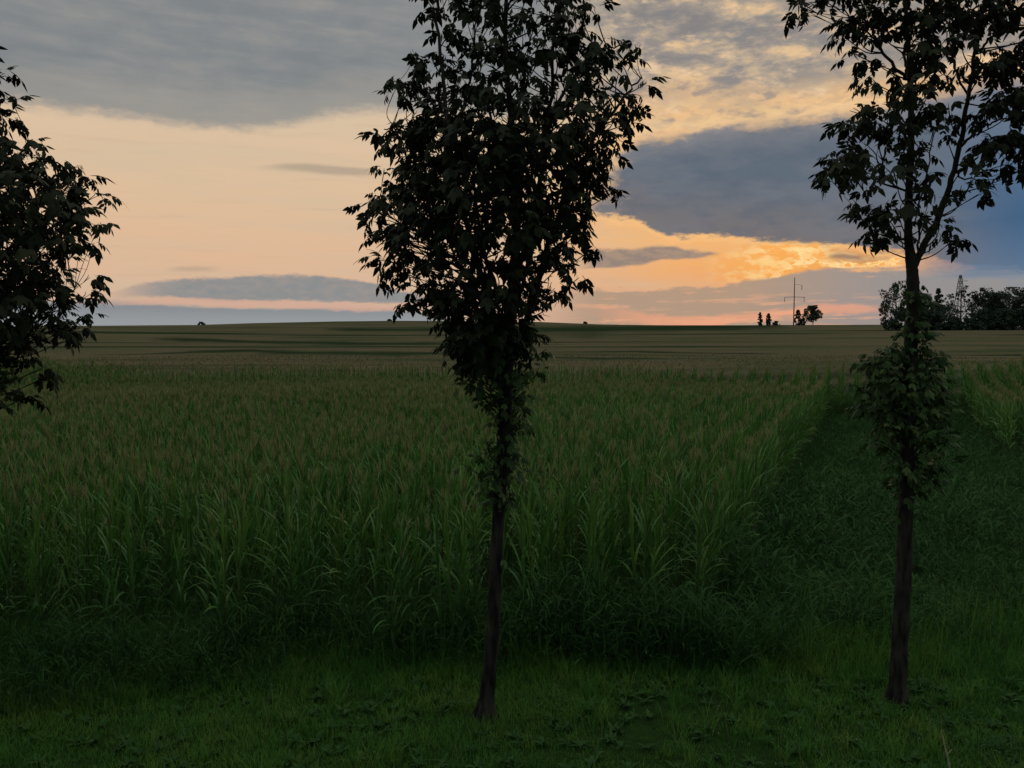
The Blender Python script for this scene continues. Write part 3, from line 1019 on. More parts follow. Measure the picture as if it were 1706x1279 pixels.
def clump_leaves(c, r, cnt, rg, axis, size=(0.11, 0.175), flat=0.8):
    """leaf bases in a clump round c; the leaves hang outwards and down"""
    d = rg.normal(0, 1, (cnt, 3))
    d /= np.linalg.norm(d, axis=1)[:, None]
    rad = r * rg.uniform(0.15, 1.0, cnt) ** 0.6
    p = c[None] + d * rad[:, None] * np.array([1, 1, flat])[None]
    out = d.copy()
    out[:, 2] *= 0.3
    ax = p - axis[None]
    ax[:, 2] = 0
    ax /= np.linalg.norm(ax, axis=1)[:, None] + 1e-6
    tip = out * 0.7 + ax * 0.5 + rg.normal(0, 0.35, (cnt, 3)) + np.array([0, 0, -0.30])[None] * rg.uniform(-0.5, 2.0, cnt)[:, None]
    nr = rg.normal(0, 0.35, (cnt, 3)) + np.array([0, 0, 1.0])[None]
    return p, tip, nr, rg.uniform(size[0], size[1], cnt)


def grow_tree(name, label, Yt, basepx, trunk_px, trunk_r, limbs, clumps, shoots, rg, leafpx=1.0, extra=None, dens=1.0):
    """trunk_px, limbs: lines drawn on the tree's own vertical plane and pushed in depth;
    clumps/shoots: (px, py, radius px, depth m) bunches of leaves"""
    b0 = on_plane(basepx[0], basepx[1], Yt)
    gz = float(ground_z(b0.x, Yt))
    root = thing(name, label, 'tree', (b0.x, Yt, gz), 'young maples standing in a row on the verge')
    org = np.array([b0.x, Yt, gz])
    bark = Soup()

    def W(px, py, dep=0.0):
        return np.array(on_plane(px, py, Yt + dep)) - org
    tp = [W(*p) for p in trunk_px]
    tp[0][2] = -0.05
    line = smooth_line(tp, 14)
    rad = np.interp(np.linspace(0, 1, len(line)), np.linspace(0, 1, len(trunk_r)), trunk_r)
    rad = rad * (1 + 0.03 * np.sin(np.arange(len(line)) * 0.6) + rg.normal(0, 0.012, len(line)))
    rad[:8] *= np.array([1.45, 1.3, 1.2, 1.13, 1.09, 1.06, 1.03, 1.01])
    tube(bark, line, rad, 18, rough=0.07)
    nodes = [(p, r) for p, r in zip(line, rad)][16:]
    for pts, r0, r1 in limbs:
        l = smooth_line([W(*p) for p in pts], 6)
        rr_ = np.linspace(r0, r1, len(l))
        l[1:-1] += rg.normal(0, 0.012, (len(l) - 2, 3))
        tube(bark, l, rr_, 7)
        nodes += [(p, r) for p, r in zip(l, rr_)]
    NP = np.array([p for p, _ in nodes])
    NR = np.array([r for _, r in nodes])
    ax = np.array([0.0, 0.0, 0.0])
    crown, shoot = Soup(), Soup()
    for which, lst in ((0, clumps), (1, shoots)):
        for (px, py, rp, dep) in lst:
            c = W(px, py, dep)
            r = rp / FPX * Yt
            # a twig from the skeleton, always from lower down
            dv = c[None] - NP
            cost = np.linalg.norm(dv, axis=1) + 2.2 * np.clip(0.25 - dv[:, 2], 0, 9)
            j = int(np.argmin(cost))
            a = NP[j]
            mid = (a + c) / 2 + np.array([0, 0, -0.06]) * np.linalg.norm(c - a) + rg.normal(0, 0.03, 3)
            tl = smooth_line([a, mid, c], 4)
            tube(bark, tl, np.linspace(min(NR[j] * 0.6, 0.010), 0.003, len(tl)), 5)
            axis = np.array([a[0], a[1], 0])
            area = (rp / 14.0) ** 2
            cnt = max(5 if which == 0 else 3, int(area * (2.3 if which == 0 else 2.9) * dens))
            sz = (0.12, 0.25) if which == 0 else (0.08, 0.175)
            p, t, nr, s = clump_leaves(c, r, cnt, rg, axis, sz)
            if extra is not None:
                keep = extra(p + org)
                p, t, nr, s = p[keep], t[keep], nr[keep], s[keep]
            leaves(crown if which == 0 else shoot, p, t, nr, s, np.clip(rg.uniform(0, 1) * 0.4 + rg.uniform(0, 0.6, len(p)), 0, 1))
            for _ in range(3 if rp > 18 else 1):
                e_ = c + rg.normal(0, 0.33, 3) * r
                tube(bark, np.stack([tl[-3], (tl[-2] + e_) / 2, e_]), [0.006, 0.005, 0.003], 4)
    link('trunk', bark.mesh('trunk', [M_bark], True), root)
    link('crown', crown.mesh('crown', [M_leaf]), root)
    if shoot.n:
        link('trunk_shoots', shoot.mesh('trunk_shoots', [M_shoot]), root, label='paler leafy shoots growing thickly from the trunk below the crown')
    return root


def fill_outline(rows, r_rng, step, rg, depth=1.0, edge=True):
    """clumps filling an outline given as (py, left px, right px)"""
    py = np.array([r[0] for r in rows]); lf = np.array([r[1] for r in rows]); rt = np.array([r[2] for r in rows])
    out = []
    y = py[0]
    while y < py[-1]:
        l, r = np.interp(y, py, lf), np.interp(y, py, rt)
        hw = (r - l) / 2
        n = max(1, int((2 * hw) / step))
        for i in range(n):
            for lay in (-1, 0, 1):
                u = ((i + 0.5 + rg.uniform(-0.45, 0.45)) / n) * 2 - 1
                rp = rg.uniform(*r_rng)
                x = (l + r) / 2 + u * max(2, hw - rp * 0.95)
                dmax = math.sqrt(max(0.0, 1 - u * u)) * hw / FPX * 9.4 * depth
                out.append((x, y + rg.uniform(-step / 2, step / 2), rp, lay * dmax * rg.uniform(0.4, 1.0)))
        y += step
    return out


def project(P):
    d = P - np.array([0, 0, CAM_H])[None]
    c, s = math.cos(PITCH), math.sin(PITCH)
    f = d[:, 1] * c - d[:, 2] * s
    u = d[:, 1] * s + d[:, 2] * c
    return 853 + FPX * d[:, 0] / f, 639.5 - FPX * u / f


def thin(holes):
    """gaps in a crown: no leaves within small round volumes seen through from the front"""
    def fn(P):
        px, py = project(P)
        k = np.ones(len(P), bool)
        for hx, hy, hr in holes:
            k &= (px - hx) ** 2 + (py + 8 - hy) ** 2 > hr * hr
        return k
    return fn


rg = np.random.default_rng(101)
# the middle maple
rows2 = [(-230, 760, 930), (-120, 700, 985), (0, 672, 1000), (40, 695, 1015), (75, 700, 1050), (100, 692, 1055), (135, 655, 1075), (170, 648, 1070), (200, 630, 1052),
         (240, 645, 1036), (280, 652, 1020), (315, 628, 1012), (345, 612, 1002), (380, 616, 982), (410, 628, 980), (450, 642, 962), (490, 664, 936),
         (520, 684, 900), (550, 700, 905), (585, 730, 900), (620, 760, 890)]
cl = fill_outline([r for r in rows2 if r[0] >= 185], (19, 34), 30, rg)
top = fill_outline([r for r in rows2 if r[0] < 200], (17, 30), 36, rg)
cl = [c for c in cl if rg.uniform() < (0.92 if c[1] < 400 else 0.74)]
cl += [c for c in top if rg.uniform() < 0.66]
cl += [(612, 345, 15, 0.1), (622, 368, 16, -0.1), (632, 345, 19, 0.0), (640, 326, 16, 0.2), (628, 222, 13, 0.1), (640, 240, 12, 0.0), (655, 132, 12, 0.1), (668, 140, 14, -.1), (655, 155, 11, 0.1),
       (1078, 138, 12, 0.1), (1060, 78, 15, 0.1), (1045, 95, 22, 0.2), (1062, 165, 14, -0.2), (1050, 200, 14, 0.0), (1020, 320, 12, 0.2), (1005, 315, 16, 0), (990, 15, 18, 0.2),
       (632, 430, 15, 0.2), (646, 460, 13, 0.2), (676, 505, 14, -0.1), (962, 465, 14, 0.1), (930, 490, 14, 0.2), (985, 415, 12, 0.1), (640, 280, 12, 0.1), (688, 90, 13, 0.1)]
holes2 = [(792, 46, 17), (738, 165, 13), (846, 38, 14), (908, 62, 13), (938, 142, 14), (796, 132, 9), (706, 352, 12), (690, 372, 12), (664, 358, 9), (694, 408, 18), (712, 420, 14), (735, 330, 7),
          (760, 445, 9), (812, 190, 8), (855, 150, 9), (870, 70, 9), (1010, 128, 10), (885, 425, 10), (905, 455, 8), (930, 330, 6), (975, 300, 7), (758, 95, 10), (820, 105, 8), (716, 205, 7), (726, 520, 8), (760, 525, 8), (825, 520, 8), (835, 512, 7),
          (950, 205, 9), (980, 240, 8), (740, 480, 7), (950, 110, 9), (700, 60, 8)]
sh = fill_outline([(560, 745, 900), (600, 752, 905), (640, 762, 898), (680, 800, 892), (720, 812, 882), (760, 785, 880), (800, 785, 878), (830, 800, 872)], (13, 22), 24, rg, 0.8)
sh = [s for s in sh if rg.uniform() < (0.95 if s[1] < 660 else 0.88)]
sh += [(795, 905, 16, -0.05), (800, 930, 14, 0.0), (792, 945, 10, 0.1), (836, 932, 11, -0.05), (842, 800, 13, 0.1), (775, 775, 14, 0.05), (905, 585, 12, 0), (900, 620, 11, 0), (768, 632, 12, 0)]
grow_tree('maple_tree', 'middle maple with a broad dense crown over a straight dark trunk, full width in view', 9.27, (808, 1190),
          [(807, 1192), (814, 1130), (822, 1040), (826, 940), (832, 840), (840, 740), (843, 650), (847, 570), (856, 460), (862, 330), (852, 200), (842, 80), (846, -60), (850, -190)],
          [0.095, 0.084, 0.079, 0.076, 0.073, 0.071, 0.069, 0.066, 0.058, 0.046, 0.036, 0.026, 0.018, 0.008],
          [([(848, 590, 0), (884, 520, -0.1), (905, 440, -0.25), (938, 340, -0.3), (985, 240, -0.3), (1040, 160, -0.2), (1070, 130, -0.2)], 0.045, 0.008),
           ([(845, 600, 0), (812, 520, 0.1), (765, 440, 0.25), (700, 390, 0.3), (650, 350, 0.25), (620, 345, 0.2)], 0.036, 0.007),
           ([(845, 580, 0), (806, 480, -0.15), (768, 330, -0.3), (744, 200, -0.3), (736, 100, -0.25), (722, -30, -0.2), (720, -110, -.2)], 0.042, 0.008),
           ([(857, 470, 0), (890, 350, 0.2), (912, 220, 0.35), (922, 100, 0.4), (934, -40, 0.4), (940, -110, .4)], 0.036, 0.008),
           ([(850, 540, 0), (880, 440, 0.3), (900, 330, 0.6), (890, 220, 0.9)], 0.030, 0.008),
           ([(850, 530, 0), (810, 430, -0.4), (790, 300, -0.8), (800, 200, -0.9)], 0.030, 0.008),
           ([(765, 340, -0.3), (715, 260, -0.2), (665, 215, -0.1), (640, 215, -0.1)], 0.020, 0.006),
           ([(744, 200, -0.3), (700, 150, -0.2), (665, 135, -0.1)], 0.015, 0.005),
           ([(752, 250, -0.3), (778, 150, -0.2), (792, 60, -0.1), (796, -30, 0)], 0.018, 0.006),
           ([(915, 200, 0.35), (960, 120, 0.3), (1010, 80, 0.2), (1050, 75, 0.1)], 0.018, 0.006)],
          cl, sh, rg, extra=thin(holes2), dens=0.84)

# the right maple: forked above a leafy column of shoots, open crown
rg = np.random.default_rng(202)
c3 = [(1338, 12, 20), (1352, 22, 12), (1375, 2, 16), (1440, 25, 30), (1412, 42, 24), (1408, 62, 16), (1500, 25, 40), (1465, 50, 22), (1560, 18, 40), (1620, 15, 42), (1680, 15, 45), (1426, 92, 16), (1450, 100, 16),
      (1447, 132, 14), (1462, 142, 16), (1480, 120, 18), (1450, 195, 34), (1425, 215, 26), (1485, 200, 28), (1408, 262, 32), (1392, 292, 22), (1430, 295, 30), (1445, 255, 20), (1380, 270, 12),
      (1427, 340, 11), (1430, 360, 8), (1460, 350, 20), (1468, 385, 24), (1450, 398, 14), (1492, 345, 24), (1500, 385, 14), (1500, 230, 26), (1495, 280, 26), (1530, 250, 24), (1535, 300, 18), (1535, 350, 20), (1552, 285, 18), (1548, 330, 14),
      (1550, 90, 32), (1530, 60, 30), (1565, 125, 16), (1582, 135, 12), (1525, 130, 26), (1540, 180, 30), (1510, 165, 24), (1580, 185, 18), (1600, 200, 12), (1575, 225, 12), (1555, 215, 14),
      (1640, 100, 34), (1600, 60, 20), (1690, 100, 40), (1665, 165, 32), (1640, 190, 22), (1700, 170, 34), (1690, 230, 40), (1650, 240, 26), (1625, 255, 16), (1680, 275, 28), (1620, 300, 20), (1632, 322, 14), (1605, 315, 12), (1700, 285, 16), (1610, 275, 14),
      (1578, 388, 16), (1592, 396, 12), (1566, 372, 12), (1745, 60, 50), (1750, 150, 50), (1745, 230, 46), (1800, 100, 50), (1790, 200, 45), (1820, 20, 50), (1740, -40, 50),
      (1660, -50, 50), (1580, -50, 50), (1500, -50, 50), (1430, -40, 40), (1370, -30, 30), (1600, -130, 50), (1520, -130, 50), (1680, -130, 50), (1560, -210, 45), (1620, -200, 40), (1780, -90, 45)]
cl = []
for (x, y, r) in c3:
    cl.append((x, y, r, rg.uniform(-0.5, 0.5)))
    if r >= 20:
        cl.append((x + rg.uniform(-9, 9), y + rg.uniform(-9, 9), r * 0.8, rg.uniform(-1.0, 1.0)))
sh = fill_outline([(478, 1506, 1540), (520, 1500, 1552), (560, 1496, 1560), (580, 1440, 1582), (600, 1426, 1592), (640, 1420, 1596), (680, 1418, 1598), (715, 1425, 1598), (750, 1448, 1592), (780, 1462, 1580), (810, 1478, 1560), (835, 1488, 1545)], (14, 24), 23, rg, 0.8)
sh = [s for s in sh if rg.uniform() < (0.58 if s[1] < 740 else 0.35)]
sh += [(1432, 600, 13, 0.1), (1424, 640, 14, 0.1), (1470, 800, 12, 0.2), (1580, 770, 14, 0), (1530, 940, 8, 0.05), (1523, 985, 10, 0.0), (1530, 855, 8, 0), (1488, 860, 8, 0)]
grow_tree('maple_tree', 'right maple with a forked open crown above a thick column of leafy trunk shoots', 9.58, (1495, 1170),
          [(1494, 1172), (1497, 1110), (1502, 1020), (1507, 930), (1509, 840), (1512, 740), (1515, 640), (1519, 550), (1521, 490), (1519, 440), (1513, 390), (1515, 300), (1518, 220), (1516, 120), (1510, 30), (1505, -80), (1500, -160)],
          [0.105, 0.098, 0.094, 0.088, 0.084, 0.080, 0.076, 0.072, 0.068, 0.066, 0.044, 0.040, 0.036, 0.030, 0.022, 0.014, 0.008],
          [([(1520, 448, 0), (1545, 402, 0.02), (1578, 325, 0.1), (1598, 240, 0.15), (1614, 160, 0.2), (1628, 70, 0.25), (1645, -40, 0.3), (1650, -130, .3)], 0.044, 0.009),
           ([(1521, 446, 0), (1530, 410, 0.03), (1532, 350, 0.2), (1548, 270, 0.35), (1560, 200, 0.4)], 0.016, 0.006),
           ([(1516, 135, 0), (1490, 112, -0.1), (1462, 70, -0.2), (1440, 20, -0.2), (1425, -40, -0.2)], 0.022, 0.007),
           ([(1462, 72, -0.2), (1430, 40, -0.1), (1390, 12, 0.0), (1345, 5, 0.0)], 0.012, 0.004),
           ([(1516, 130, 0), (1505, 90, 0.3), (1520, 40, 0.4), (1550, 0, .5), (1570, -60, .5)], 0.018, 0.006),
           ([(1512, 400, 0), (1494, 392, 0.1), (1478, 372, 0.15), (1462, 362, 0.2)], 0.016, 0.005),
           ([(1514, 320, 0), (1480, 300, 0.1), (1470, 260, 0.15), (1464, 225, 0.2)], 0.014, 0.005),
           ([(1474, 298, 0.1), (1460, 260, -0.1), (1440, 240, -0.2)], 0.009, 0.004),
           ([(1600, 245, 0.15), (1632, 215, 0.1), (1665, 200, 0.0), (1705, 190, -0.1)], 0.018, 0.006),
           ([(1626, 90, 0.25), (1655, 60, 0.1), (1700, 45, 0.0), (1750, 30, 0)], 0.018, 0.006),
           ([(1590, 285, 0.12), (1612, 300, 0.1), (1640, 285, 0.0), (1690, 270, 0)], 0.012, 0.004),
           ([(1614, 160, 0.2), (1590, 110, 0.4), (1580, 60, 0.5), (1585, 0, .6)], 0.014, 0.005)],
          cl, sh, rg, dens=1.6)

# the left maple, mostly outside the frame
rg = np.random.default_rng(303)
edge1 = [(-60, -40), (60, -15), (115, 6), (150, 16), (200, 30), (235, 55), (262, 85), (285, 145), (320, 172), (370, 176), (410, 158), (450, 132), (480, 150), (500, 158), (530, 150), (560, 140), (585, 60), (610, 62), (640, 66), (675, 40)]
rows1 = [(y, -150 - (e + 75) * 1.0, e - 12) for y, e in edge1]
cl = fill_outline([(y, l, r) for y, l, r in rows1 if y < 590], (16, 30), 29, rg)
cl = [c for c in cl if rg.uniform() < 0.9]
cl += [(8, 122, 10, 0), (18, 165, 12, 0.1), (28, 195, 12, 0), (55, 232, 13, 0), (78, 262, 12, 0.1), (125, 282, 13, 0.1), (148, 295, 11, 0), (165, 325, 12, 0.1), (168, 370, 13, 0), (155, 405, 12, 0),
       (150, 462, 13, 0.1), (150, 490, 12, 0.1), (152, 525, 13, 0), (128, 545, 14, 0), (118, 562, 12, 0.1), (100, 545, 12, 0), (70, 615, 12, 0), (75, 630, 10, 0.1), (50, 660, 11, 0)]
sh = fill_outline([(560, -220, -5), (600, -210, 26), (640, -200, 42), (675, -190, 20)], (15, 24), 26, rg)
holes1 = [(60, 525, 14), (85, 515, 10), (100, 440, 8), (20, 460, 7), (130, 450, 10), (120, 425, 7), (75, 545, 10), (140, 510, 7), (100, 530, 7), (30, 545, 10), (52, 545, 9)]
grow_tree('maple_tree', 'left maple cut off by the frame, only its drooping crown side in view', 9.3, (-80, 1185),
          [(-80, 1186), (-78, 1100), (-76, 950), (-75, 800), (-74, 680), (-74, 600), (-74, 480), (-76, 350), (-74, 220), (-74, 100), (-75, 0)],
          [0.115, 0.1, 0.095, 0.09, 0.085, 0.08, 0.065, 0.05, 0.035, 0.022, 0.01],
          [([(-74, 640, 0), (-20, 590, 0), (40, 545, 0.1), (85, 510, 0.15), (125, 480, 0.2)], 0.026, 0.006),
           ([(-74, 560, 0), (-20, 460, -0.1), (50, 380, -0.2), (120, 330, -0.2), (150, 300, -0.2)], 0.030, 0.006),
           ([(-74, 470, 0), (-30, 350, 0.2), (20, 270, 0.3), (50, 240, 0.3)], 0.026, 0.006),
           ([(-74, 520, 0), (-130, 420, 0.2), (-190, 350, 0.3), (-240, 320, 0.3)], 0.030, 0.006),
           ([(-74, 560, 0), (-120, 460, -0.3), (-150, 330, -0.6), (-160, 230, -0.7)], 0.030, 0.006),
           ([(-74, 420, 0), (-60, 300, 0.5), (-40, 200, 0.7)], 0.026, 0.006)],
          cl, sh, rg, extra=thin(holes1), dens=0.85)


# ------------------------------------------------------------------ far trees
M_fleaf = nz_mat('far_leaf', [(0.2, (0.026, 0.045, 0.030)), (0.6, (0.042, 0.068, 0.042)), (0.95, (0.065, 0.09, 0.048))], 0.25, 3, 0.8, attr=0.6, trans=0.1)
M_fbark = nz_mat('far_bark', [(0.3, (0.05, 0.045, 0.04)), (0.7, (0.11, 0.10, 0.09))], 1, 3, 0.9)


def far_tree(name, label, px, py_top, wpx, dist, rg, group=None, kind='round', gaps=0.3, py_base=None, crown_from=0.2, leaf=0.55):
    a, _ = azel(px, 545)
    a = math.radians(a)
    x, y = dist * math.sin(a), dist * math.cos(a)
    gz = float(ground_z(x, y))
    ztop = on_plane(px, py_top, y).z
    Ht = max(1.0, ztop - gz)
    Wd = wpx / FPX * dist / 2
    root = thing(name, label, 'bush' if 'bush' in name else 'tree', (x, y, gz), group)
    bark, cr = Soup(), Soup()
    if kind != 'bush':
        tl = smooth_line([(0, 0, -0.3), (rg.normal(0, .15), 0, Ht * 0.35), (rg.normal(0, .3), 0, Ht * 0.65), (0, 0, Ht * 0.93)], 5)
        tube(bark, tl, np.linspace(0.022 * Ht, 0.04, len(tl)), 7)
        for k in range(9):
            f = rg.uniform(crown_from, 0.85)
            p0 = tl[int(f * (len(tl) - 1))]
            th = rg.uniform(0, 6.28)
            e_ = p0 + np.array([math.cos(th) * Wd * 0.7, math.sin(th) * Wd * 0.7, Ht * 0.18 * (1.2 - f)])
            tube(bark, np.stack([p0, (p0 + e_) / 2 + np.array([0, 0, -0.1]), e_]), [0.009 * Ht, 0.006 * Ht, 0.02], 5)
    ncl = int(26 + 22 * (1 - gaps)) if kind != 'bush' else 34
    for k in range(ncl):
        f = rg.uniform(crown_from if kind != 'bush' else 0.0, 0.96)
        g = (f - crown_from) / (1 - crown_from)
        prof = {'round': math.sin(math.pi * (0.12 + 0.84 * g)) ** 0.6, 'tall': (1.0 - g) ** 0.55 * min(1, 0.5 + g * 2), 'bush': math.sqrt(max(0, 1 - f * f))}[kind] if g >= 0 or kind == 'bush' else 0.2
        th, rr_ = rg.uniform(0, 6.28), math.sqrt(rg.uniform(0, 1)) * Wd * prof
        c = np.array([math.cos(th) * rr_, math.sin(th) * rr_, f * Ht])
        rc = Wd * rg.uniform(0.20, 0.42) * (1.15 - gaps * 0.7)
        rc = min(rc, Ht * 0.14 + 0.2)
        m = int(60 * (1.25 - gaps))
        d = rg.normal(0, 1, (m, 3)); d /= np.linalg.norm(d, axis=1)[:, None]
        p = c + d * (rc * rg.uniform(0.2, 1.0, m) ** 0.5)[:, None]
        p[:, 2] = np.clip(p[:, 2], 0.05, Ht)
        t1 = rg.normal(0, 1, (m, 3)); t1 /= np.linalg.norm(t1, axis=1)[:, None]
        t2 = np.cross(t1, rg.normal(0, 1, (m, 3))); t2 /= np.linalg.norm(t2, axis=1)[:, None]
        sz = leaf * rg.uniform(0.5, 1.2, m)[:, None] * min(1, Ht / 8 + 0.3)
        vv = np.stack([p - t1 * sz * 0.6, p + t2 * sz * 0.45, p + t1 * sz * 0.6, p - t2 * sz * 0.4], 1)
        cr.add(vv.reshape(-1, 3), np.arange(m * 4).reshape(-1, 4), 0, rg.uniform(0, 0.5) + rg.uniform(0, 0.5))
    if bark.n:
        link('trunk', bark.mesh('trunk', [M_fbark], True), root)
        link('crown', cr.mesh('crown', [M_fleaf]), root)
    else:
        link('foliage', cr.mesh('foliage', [M_fleaf]), root)
    return root


rg = np.random.default_rng(404)
G = 'trees of the wood on the right horizon'
far_tree('birch_tree', 'loose rounded tree at the left end of the wood, just left of the forked trunk', 1492, 468, 46, 300, rg, G, 'round', 0.35, crown_from=0.12)
far_tree('birch_tree', 'slim low tree with see-through foliage hanging at the very left end of the wood', 1475, 496, 20, 298, rg, G, 'round', 0.6, crown_from=0.05, leaf=0.4)
far_tree('birch_tree', 'tree of the wood directly behind the fork trunk of the right maple', 1518, 480, 34, 304, rg, G, 'round', 0.3)
far_tree('deciduous_tree', 'low tree with a thin bare top, first to the right of the forked trunk', 1538, 489, 30, 300, rg, G, 'round', 0.35)
far_tree('deciduous_tree', 'narrow pointed tree second to the right of the forked trunk', 1561, 479, 22, 306, rg, G, 'tall', 0.35, crown_from=0.1)
far_tree('birch_tree', 'thin see-through tree standing in front of the lattice pylon, left part', 1582, 488, 26, 296, rg, G, 'round', 0.85, leaf=0.45)
far_tree('birch_tree', 'tall thin see-through tree around the top of the lattice pylon', 1600, 474, 30, 300, rg, G, 'round', 0.85, leaf=0.45)
far_tree('birch_tree', 'thin tree with sky between its branches just right of the pylon', 1618, 480, 24, 302, rg, G, 'round', 0.75, leaf=0.45)
far_tree('deciduous_tree', 'tall dense round-topped dark tree right of the pylon', 1637, 471, 32, 305, rg, G, 'round', 0.05, crown_from=0.06)
far_tree('deciduous_tree', 'low dark tree in the dip between the two dense ones at the right', 1657, 486, 24, 300, rg, G, 'round', 0.1, crown_from=0.05)
far_tree('deciduous_tree', 'broad dense dark tree second from the right edge', 1680, 479, 36, 302, rg, G, 'round', 0.05, crown_from=0.06)
far_tree('deciduous_tree', 'dense bluish dark tree cut by the right edge of the frame', 1704, 477, 34, 300, rg, G, 'round', 0.05, crown_from=0.06)
far_tree('deciduous_tree', 'dark filling tree low behind the dense trees near the right edge', 1668, 490, 50, 325, rg, G, 'round', 0.05, crown_from=0.02)
far_tree('deciduous_tree', 'dark tree low behind the tall round-topped one', 1646, 492, 40, 330, rg, G, 'round', 0.05, crown_from=0.02)
far_tree('deciduous_tree', 'dark tree low at the back, right of the forked trunk', 1548, 503, 40, 325, rg, G, 'round', 0.1, crown_from=0.02)
far_tree('deciduous_tree', 'dark tree low at the back, at the foot of the pylon', 1572, 508, 36, 325, rg, G, 'round', 0.2, crown_from=0.02)
for k, (px, t, w, lab) in enumerate([(1500, 520, 34, 'dark undergrowth bush under the loose tree at the left end of the wood'), (1530, 515, 30, 'dark bush at the foot of the wood by the forked trunk'),
                                     (1556, 518, 32, 'dark bush under the pointed tree of the wood'), (1590, 528, 30, 'low dark bush below the see-through trees'),
                                     (1615, 530, 30, 'low dark bush below the thin tree right of the pylon'), (1640, 515, 34, 'dark bush under the tall round-topped tree'),
                                     (1670, 514, 36, 'dark bush under the broad tree near the right edge'), (1702, 514, 36, 'dark bush at the foot of the wood on the frame edge')]):
    far_tree('bush', lab, px, t, w, 294, rg, 'undergrowth bushes along the wood', 'bush', 0.05)
far_tree('deciduous_tree', 'broad small tree with a side branch, rightmost on the ridge beside the pole', 1354, 509, 28, 425, rg, None, 'round', 0.3, crown_from=0.3, leaf=0.7)
far_tree('birch_tree', 'thin small tree just right of the tall power pole', 1329, 515, 12, 427, rg, None, 'tall', 0.6, crown_from=0.05, leaf=0.6)
far_tree('bush', 'low bush between the power pole and the broad ridge tree', 1336, 526, 12, 424, rg, None, 'bush', 0.4)
far_tree('birch_tree', 'left of the two small slim trees standing left of the pole', 1266, 520, 10, 430, rg, None, 'tall', 0.6, crown_from=0.05, leaf=0.6)
far_tree('birch_tree', 'right of the two small slim trees standing left of the pole', 1280, 522, 11, 430, rg, None, 'tall', 0.45, crown_from=0.05, leaf=0.6)
far_tree('bush', 'tiny bush just right of the two slim ridge trees', 1293, 534.5, 11, 430, rg, None, 'bush', 0.4)
far_tree('bush', 'dark round bush alone on the left horizon', 335, 536, 12, 440, rg, None, 'bush', 0.0)
far_tree('bush', 'tiny bush on the hill top just right of the middle crown', 975, 535.5, 8, 440, rg, None, 'bush', 0.2)
far_tree('bush', 'tiny bush on the hill top just left of the middle crown', 649, 532, 8, 445, rg, None, 'bush', 0.2)


# ------------------------------------------------------------------ power line
def bars(segs, r, mat, name, parent, sides=6, taper=None):
    s = Soup()
    for i, (a, b) in enumerate(segs):
        r1 = r if taper is None else taper
        tube(s, np.array([a, (np.array(a) + np.array(b)) / 2, b], float), [r, (r + r1) / 2, r1], sides)
    return link(name, s.mesh(name, [mat], True), parent)


def pole():
    dist = 400.0
    a = math.radians(azel(1322, 545)[0])
    x, y = dist * math.sin(a), dist * math.cos(a)
    gz = float(ground_z(x, y))
    mpp = dist / FPX * 1.0
    hz = lambda py: on_plane(1322, py, y).z - gz
    root = thing('power_pole', 'tall slim power line pole with a crossarm, alone on the ridge under the orange clouds', 'power pole', (x, y, gz))
    bars([((0, 0, -0.5), (0, 0, hz(462)))], 0.30, M_conc, 'mast', root, 8, 0.16)
    zc, zu = hz(495), hz(474)
    bars([((-15 * mpp, 0, zc), (0, 0, zc + 0.15)), ((0, 0, zc + 0.15), (17 * mpp, 0, zc))], 0.11, M_metal, 'crossarm', root, 5)
    bars([((0, 0, zu + 0.2), (12 * mpp, 0, zu - 0.3))], 0.07, M_metal, 'upper_arm', root, 5)
    for xx, zz in ((-15 * mpp, zc), (15.5 * mpp, zc), (11.5 * mpp, zu - 0.3)):
        s = Soup()
        L_ = 2.2
        zs = np.linspace(0, -L_, 13)
        tube(s, np.stack([np.full(13, xx), np.zeros(13), zz + zs], -1), [0.08 + 0.09 * (i % 2) for i in range(13)], 7)
        link('insulator', s.mesh('insulator', [M_insul], True), root)
    return root


pole()


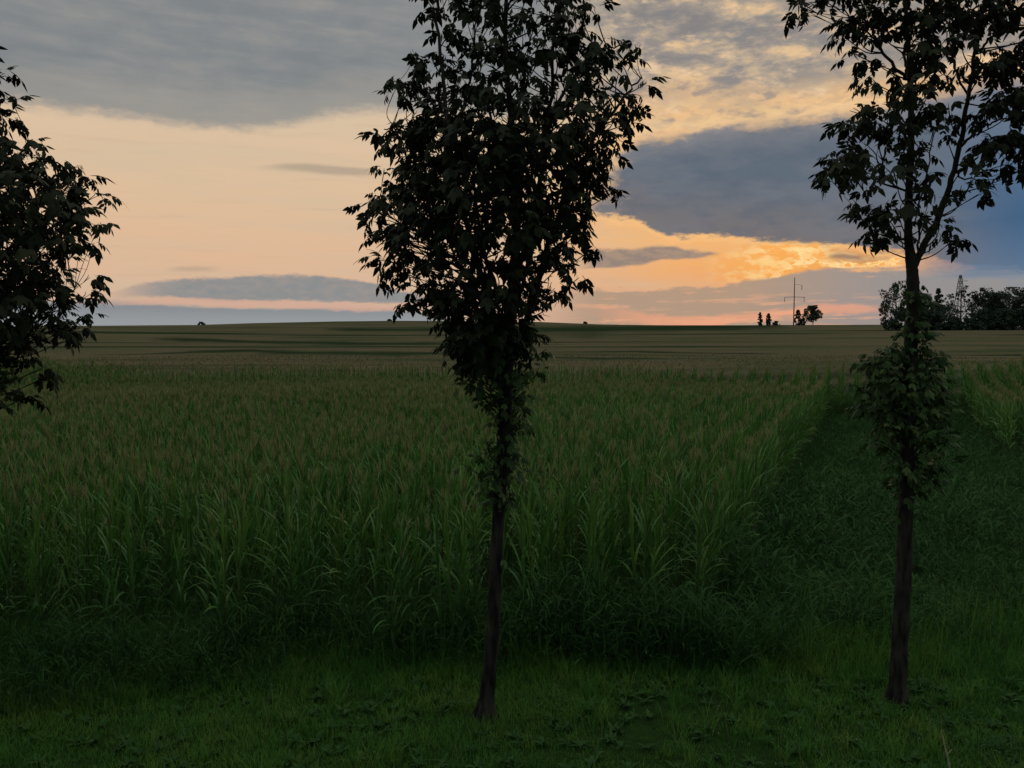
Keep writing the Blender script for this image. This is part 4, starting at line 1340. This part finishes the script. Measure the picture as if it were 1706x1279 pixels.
def pylon():
    dist = 315.0
    a = math.radians(azel(1597, 545)[0])
    x, y = dist * math.sin(a), dist * math.cos(a)
    gz = float(ground_z(x, y))
    Ht = on_plane(1597, 458, y).z - gz
    root = thing('lattice_pylon', 'steel lattice pylon whose pointed top rises out of the wood on the right', 'pylon', (x, y, gz))
    hw = lambda z: np.interp(z / Ht, [0, 0.55, 0.97, 1.0], [2.2, 1.0, 0.35, 0.22])
    zs = np.linspace(0, Ht, 12)
    for sx, sy in ((-1, -1), (-1, 1), (1, -1), (1, 1)):
        s = Soup()
        tube(s, np.array([(sx * hw(z), sy * hw(z), z) for z in zs]), np.linspace(0.16, 0.11, 12), 5)
        link('leg', s.mesh('leg', [M_metal], True), root)
    seg = []
    for z0, z1 in zip(zs[:-1], zs[1:]):
        for (ax_, ay), (bx_, by) in (((-1, -1), (1, -1)), ((1, -1), (1, 1)), ((1, 1), (-1, 1)), ((-1, 1), (-1, -1))):
            seg.append(((ax_ * hw(z0), ay * hw(z0), z0), (bx_ * hw(z1), by * hw(z1), z1)))
            seg.append(((bx_ * hw(z0), by * hw(z0), z0), (ax_ * hw(z1), ay * hw(z1), z1)))
    bars(seg, 0.04, M_metal, 'bracing', root, 4)
    z = on_plane(1597, 468, y).z - gz
    bars([((0, 0, z + 0.6), (2.6, 0, z)), ((0, 0, z - 0.2), (2.6, 0, z))], 0.05, M_metal, 'crossarm', root, 5)
    return root


pylon()

# ------------------------------------------------------------------ dry stalk in the near grass
p0 = on_plane(1584, 1300, 8.0)
gz = float(ground_z(p0.x, 8.0))
root = thing('dry_stalk', 'pale dry broken plant stalk standing in the grass at the bottom right', 'plant', (p0.x, 8.0, gz))
o_ = np.array([p0.x, 8.0, gz])
pts = [np.array(on_plane(*q_, 8.0)) - o_ for q_ in ((1584, 1300), (1581, 1272), (1577, 1254), (1573, 1238), (1571, 1228), (1568, 1217))]
pts[0][2] = -0.03
s = Soup()
ln_ = smooth_line(pts, 5)
rr_ = np.linspace(0.011, 0.004, len(ln_)) * (1 + 0.35 * (np.arange(len(ln_)) % 5 == 0))
tube(s, ln_, rr_, 7)
link('stem', s.mesh('stem', [M_straw], True), root)
s = Soup()
for (q_, d_, l_) in (((1575, 1246), -0.6, 0.05), ((1580, 1256), 0.7, 0.07), ((1570, 1224), -0.5, 0.035)):
    b_ = (np.array(on_plane(*q_, 8.0)) - o_)[None]
    ribbons(s, b_, np.array([math.copysign(1.57, d_)]), np.array([l_]), np.array([0.012]), np.array([0.3]), np.array([1.2]), 4, 0)
link('sheath', s.mesh('sheath', [M_straw]), root)
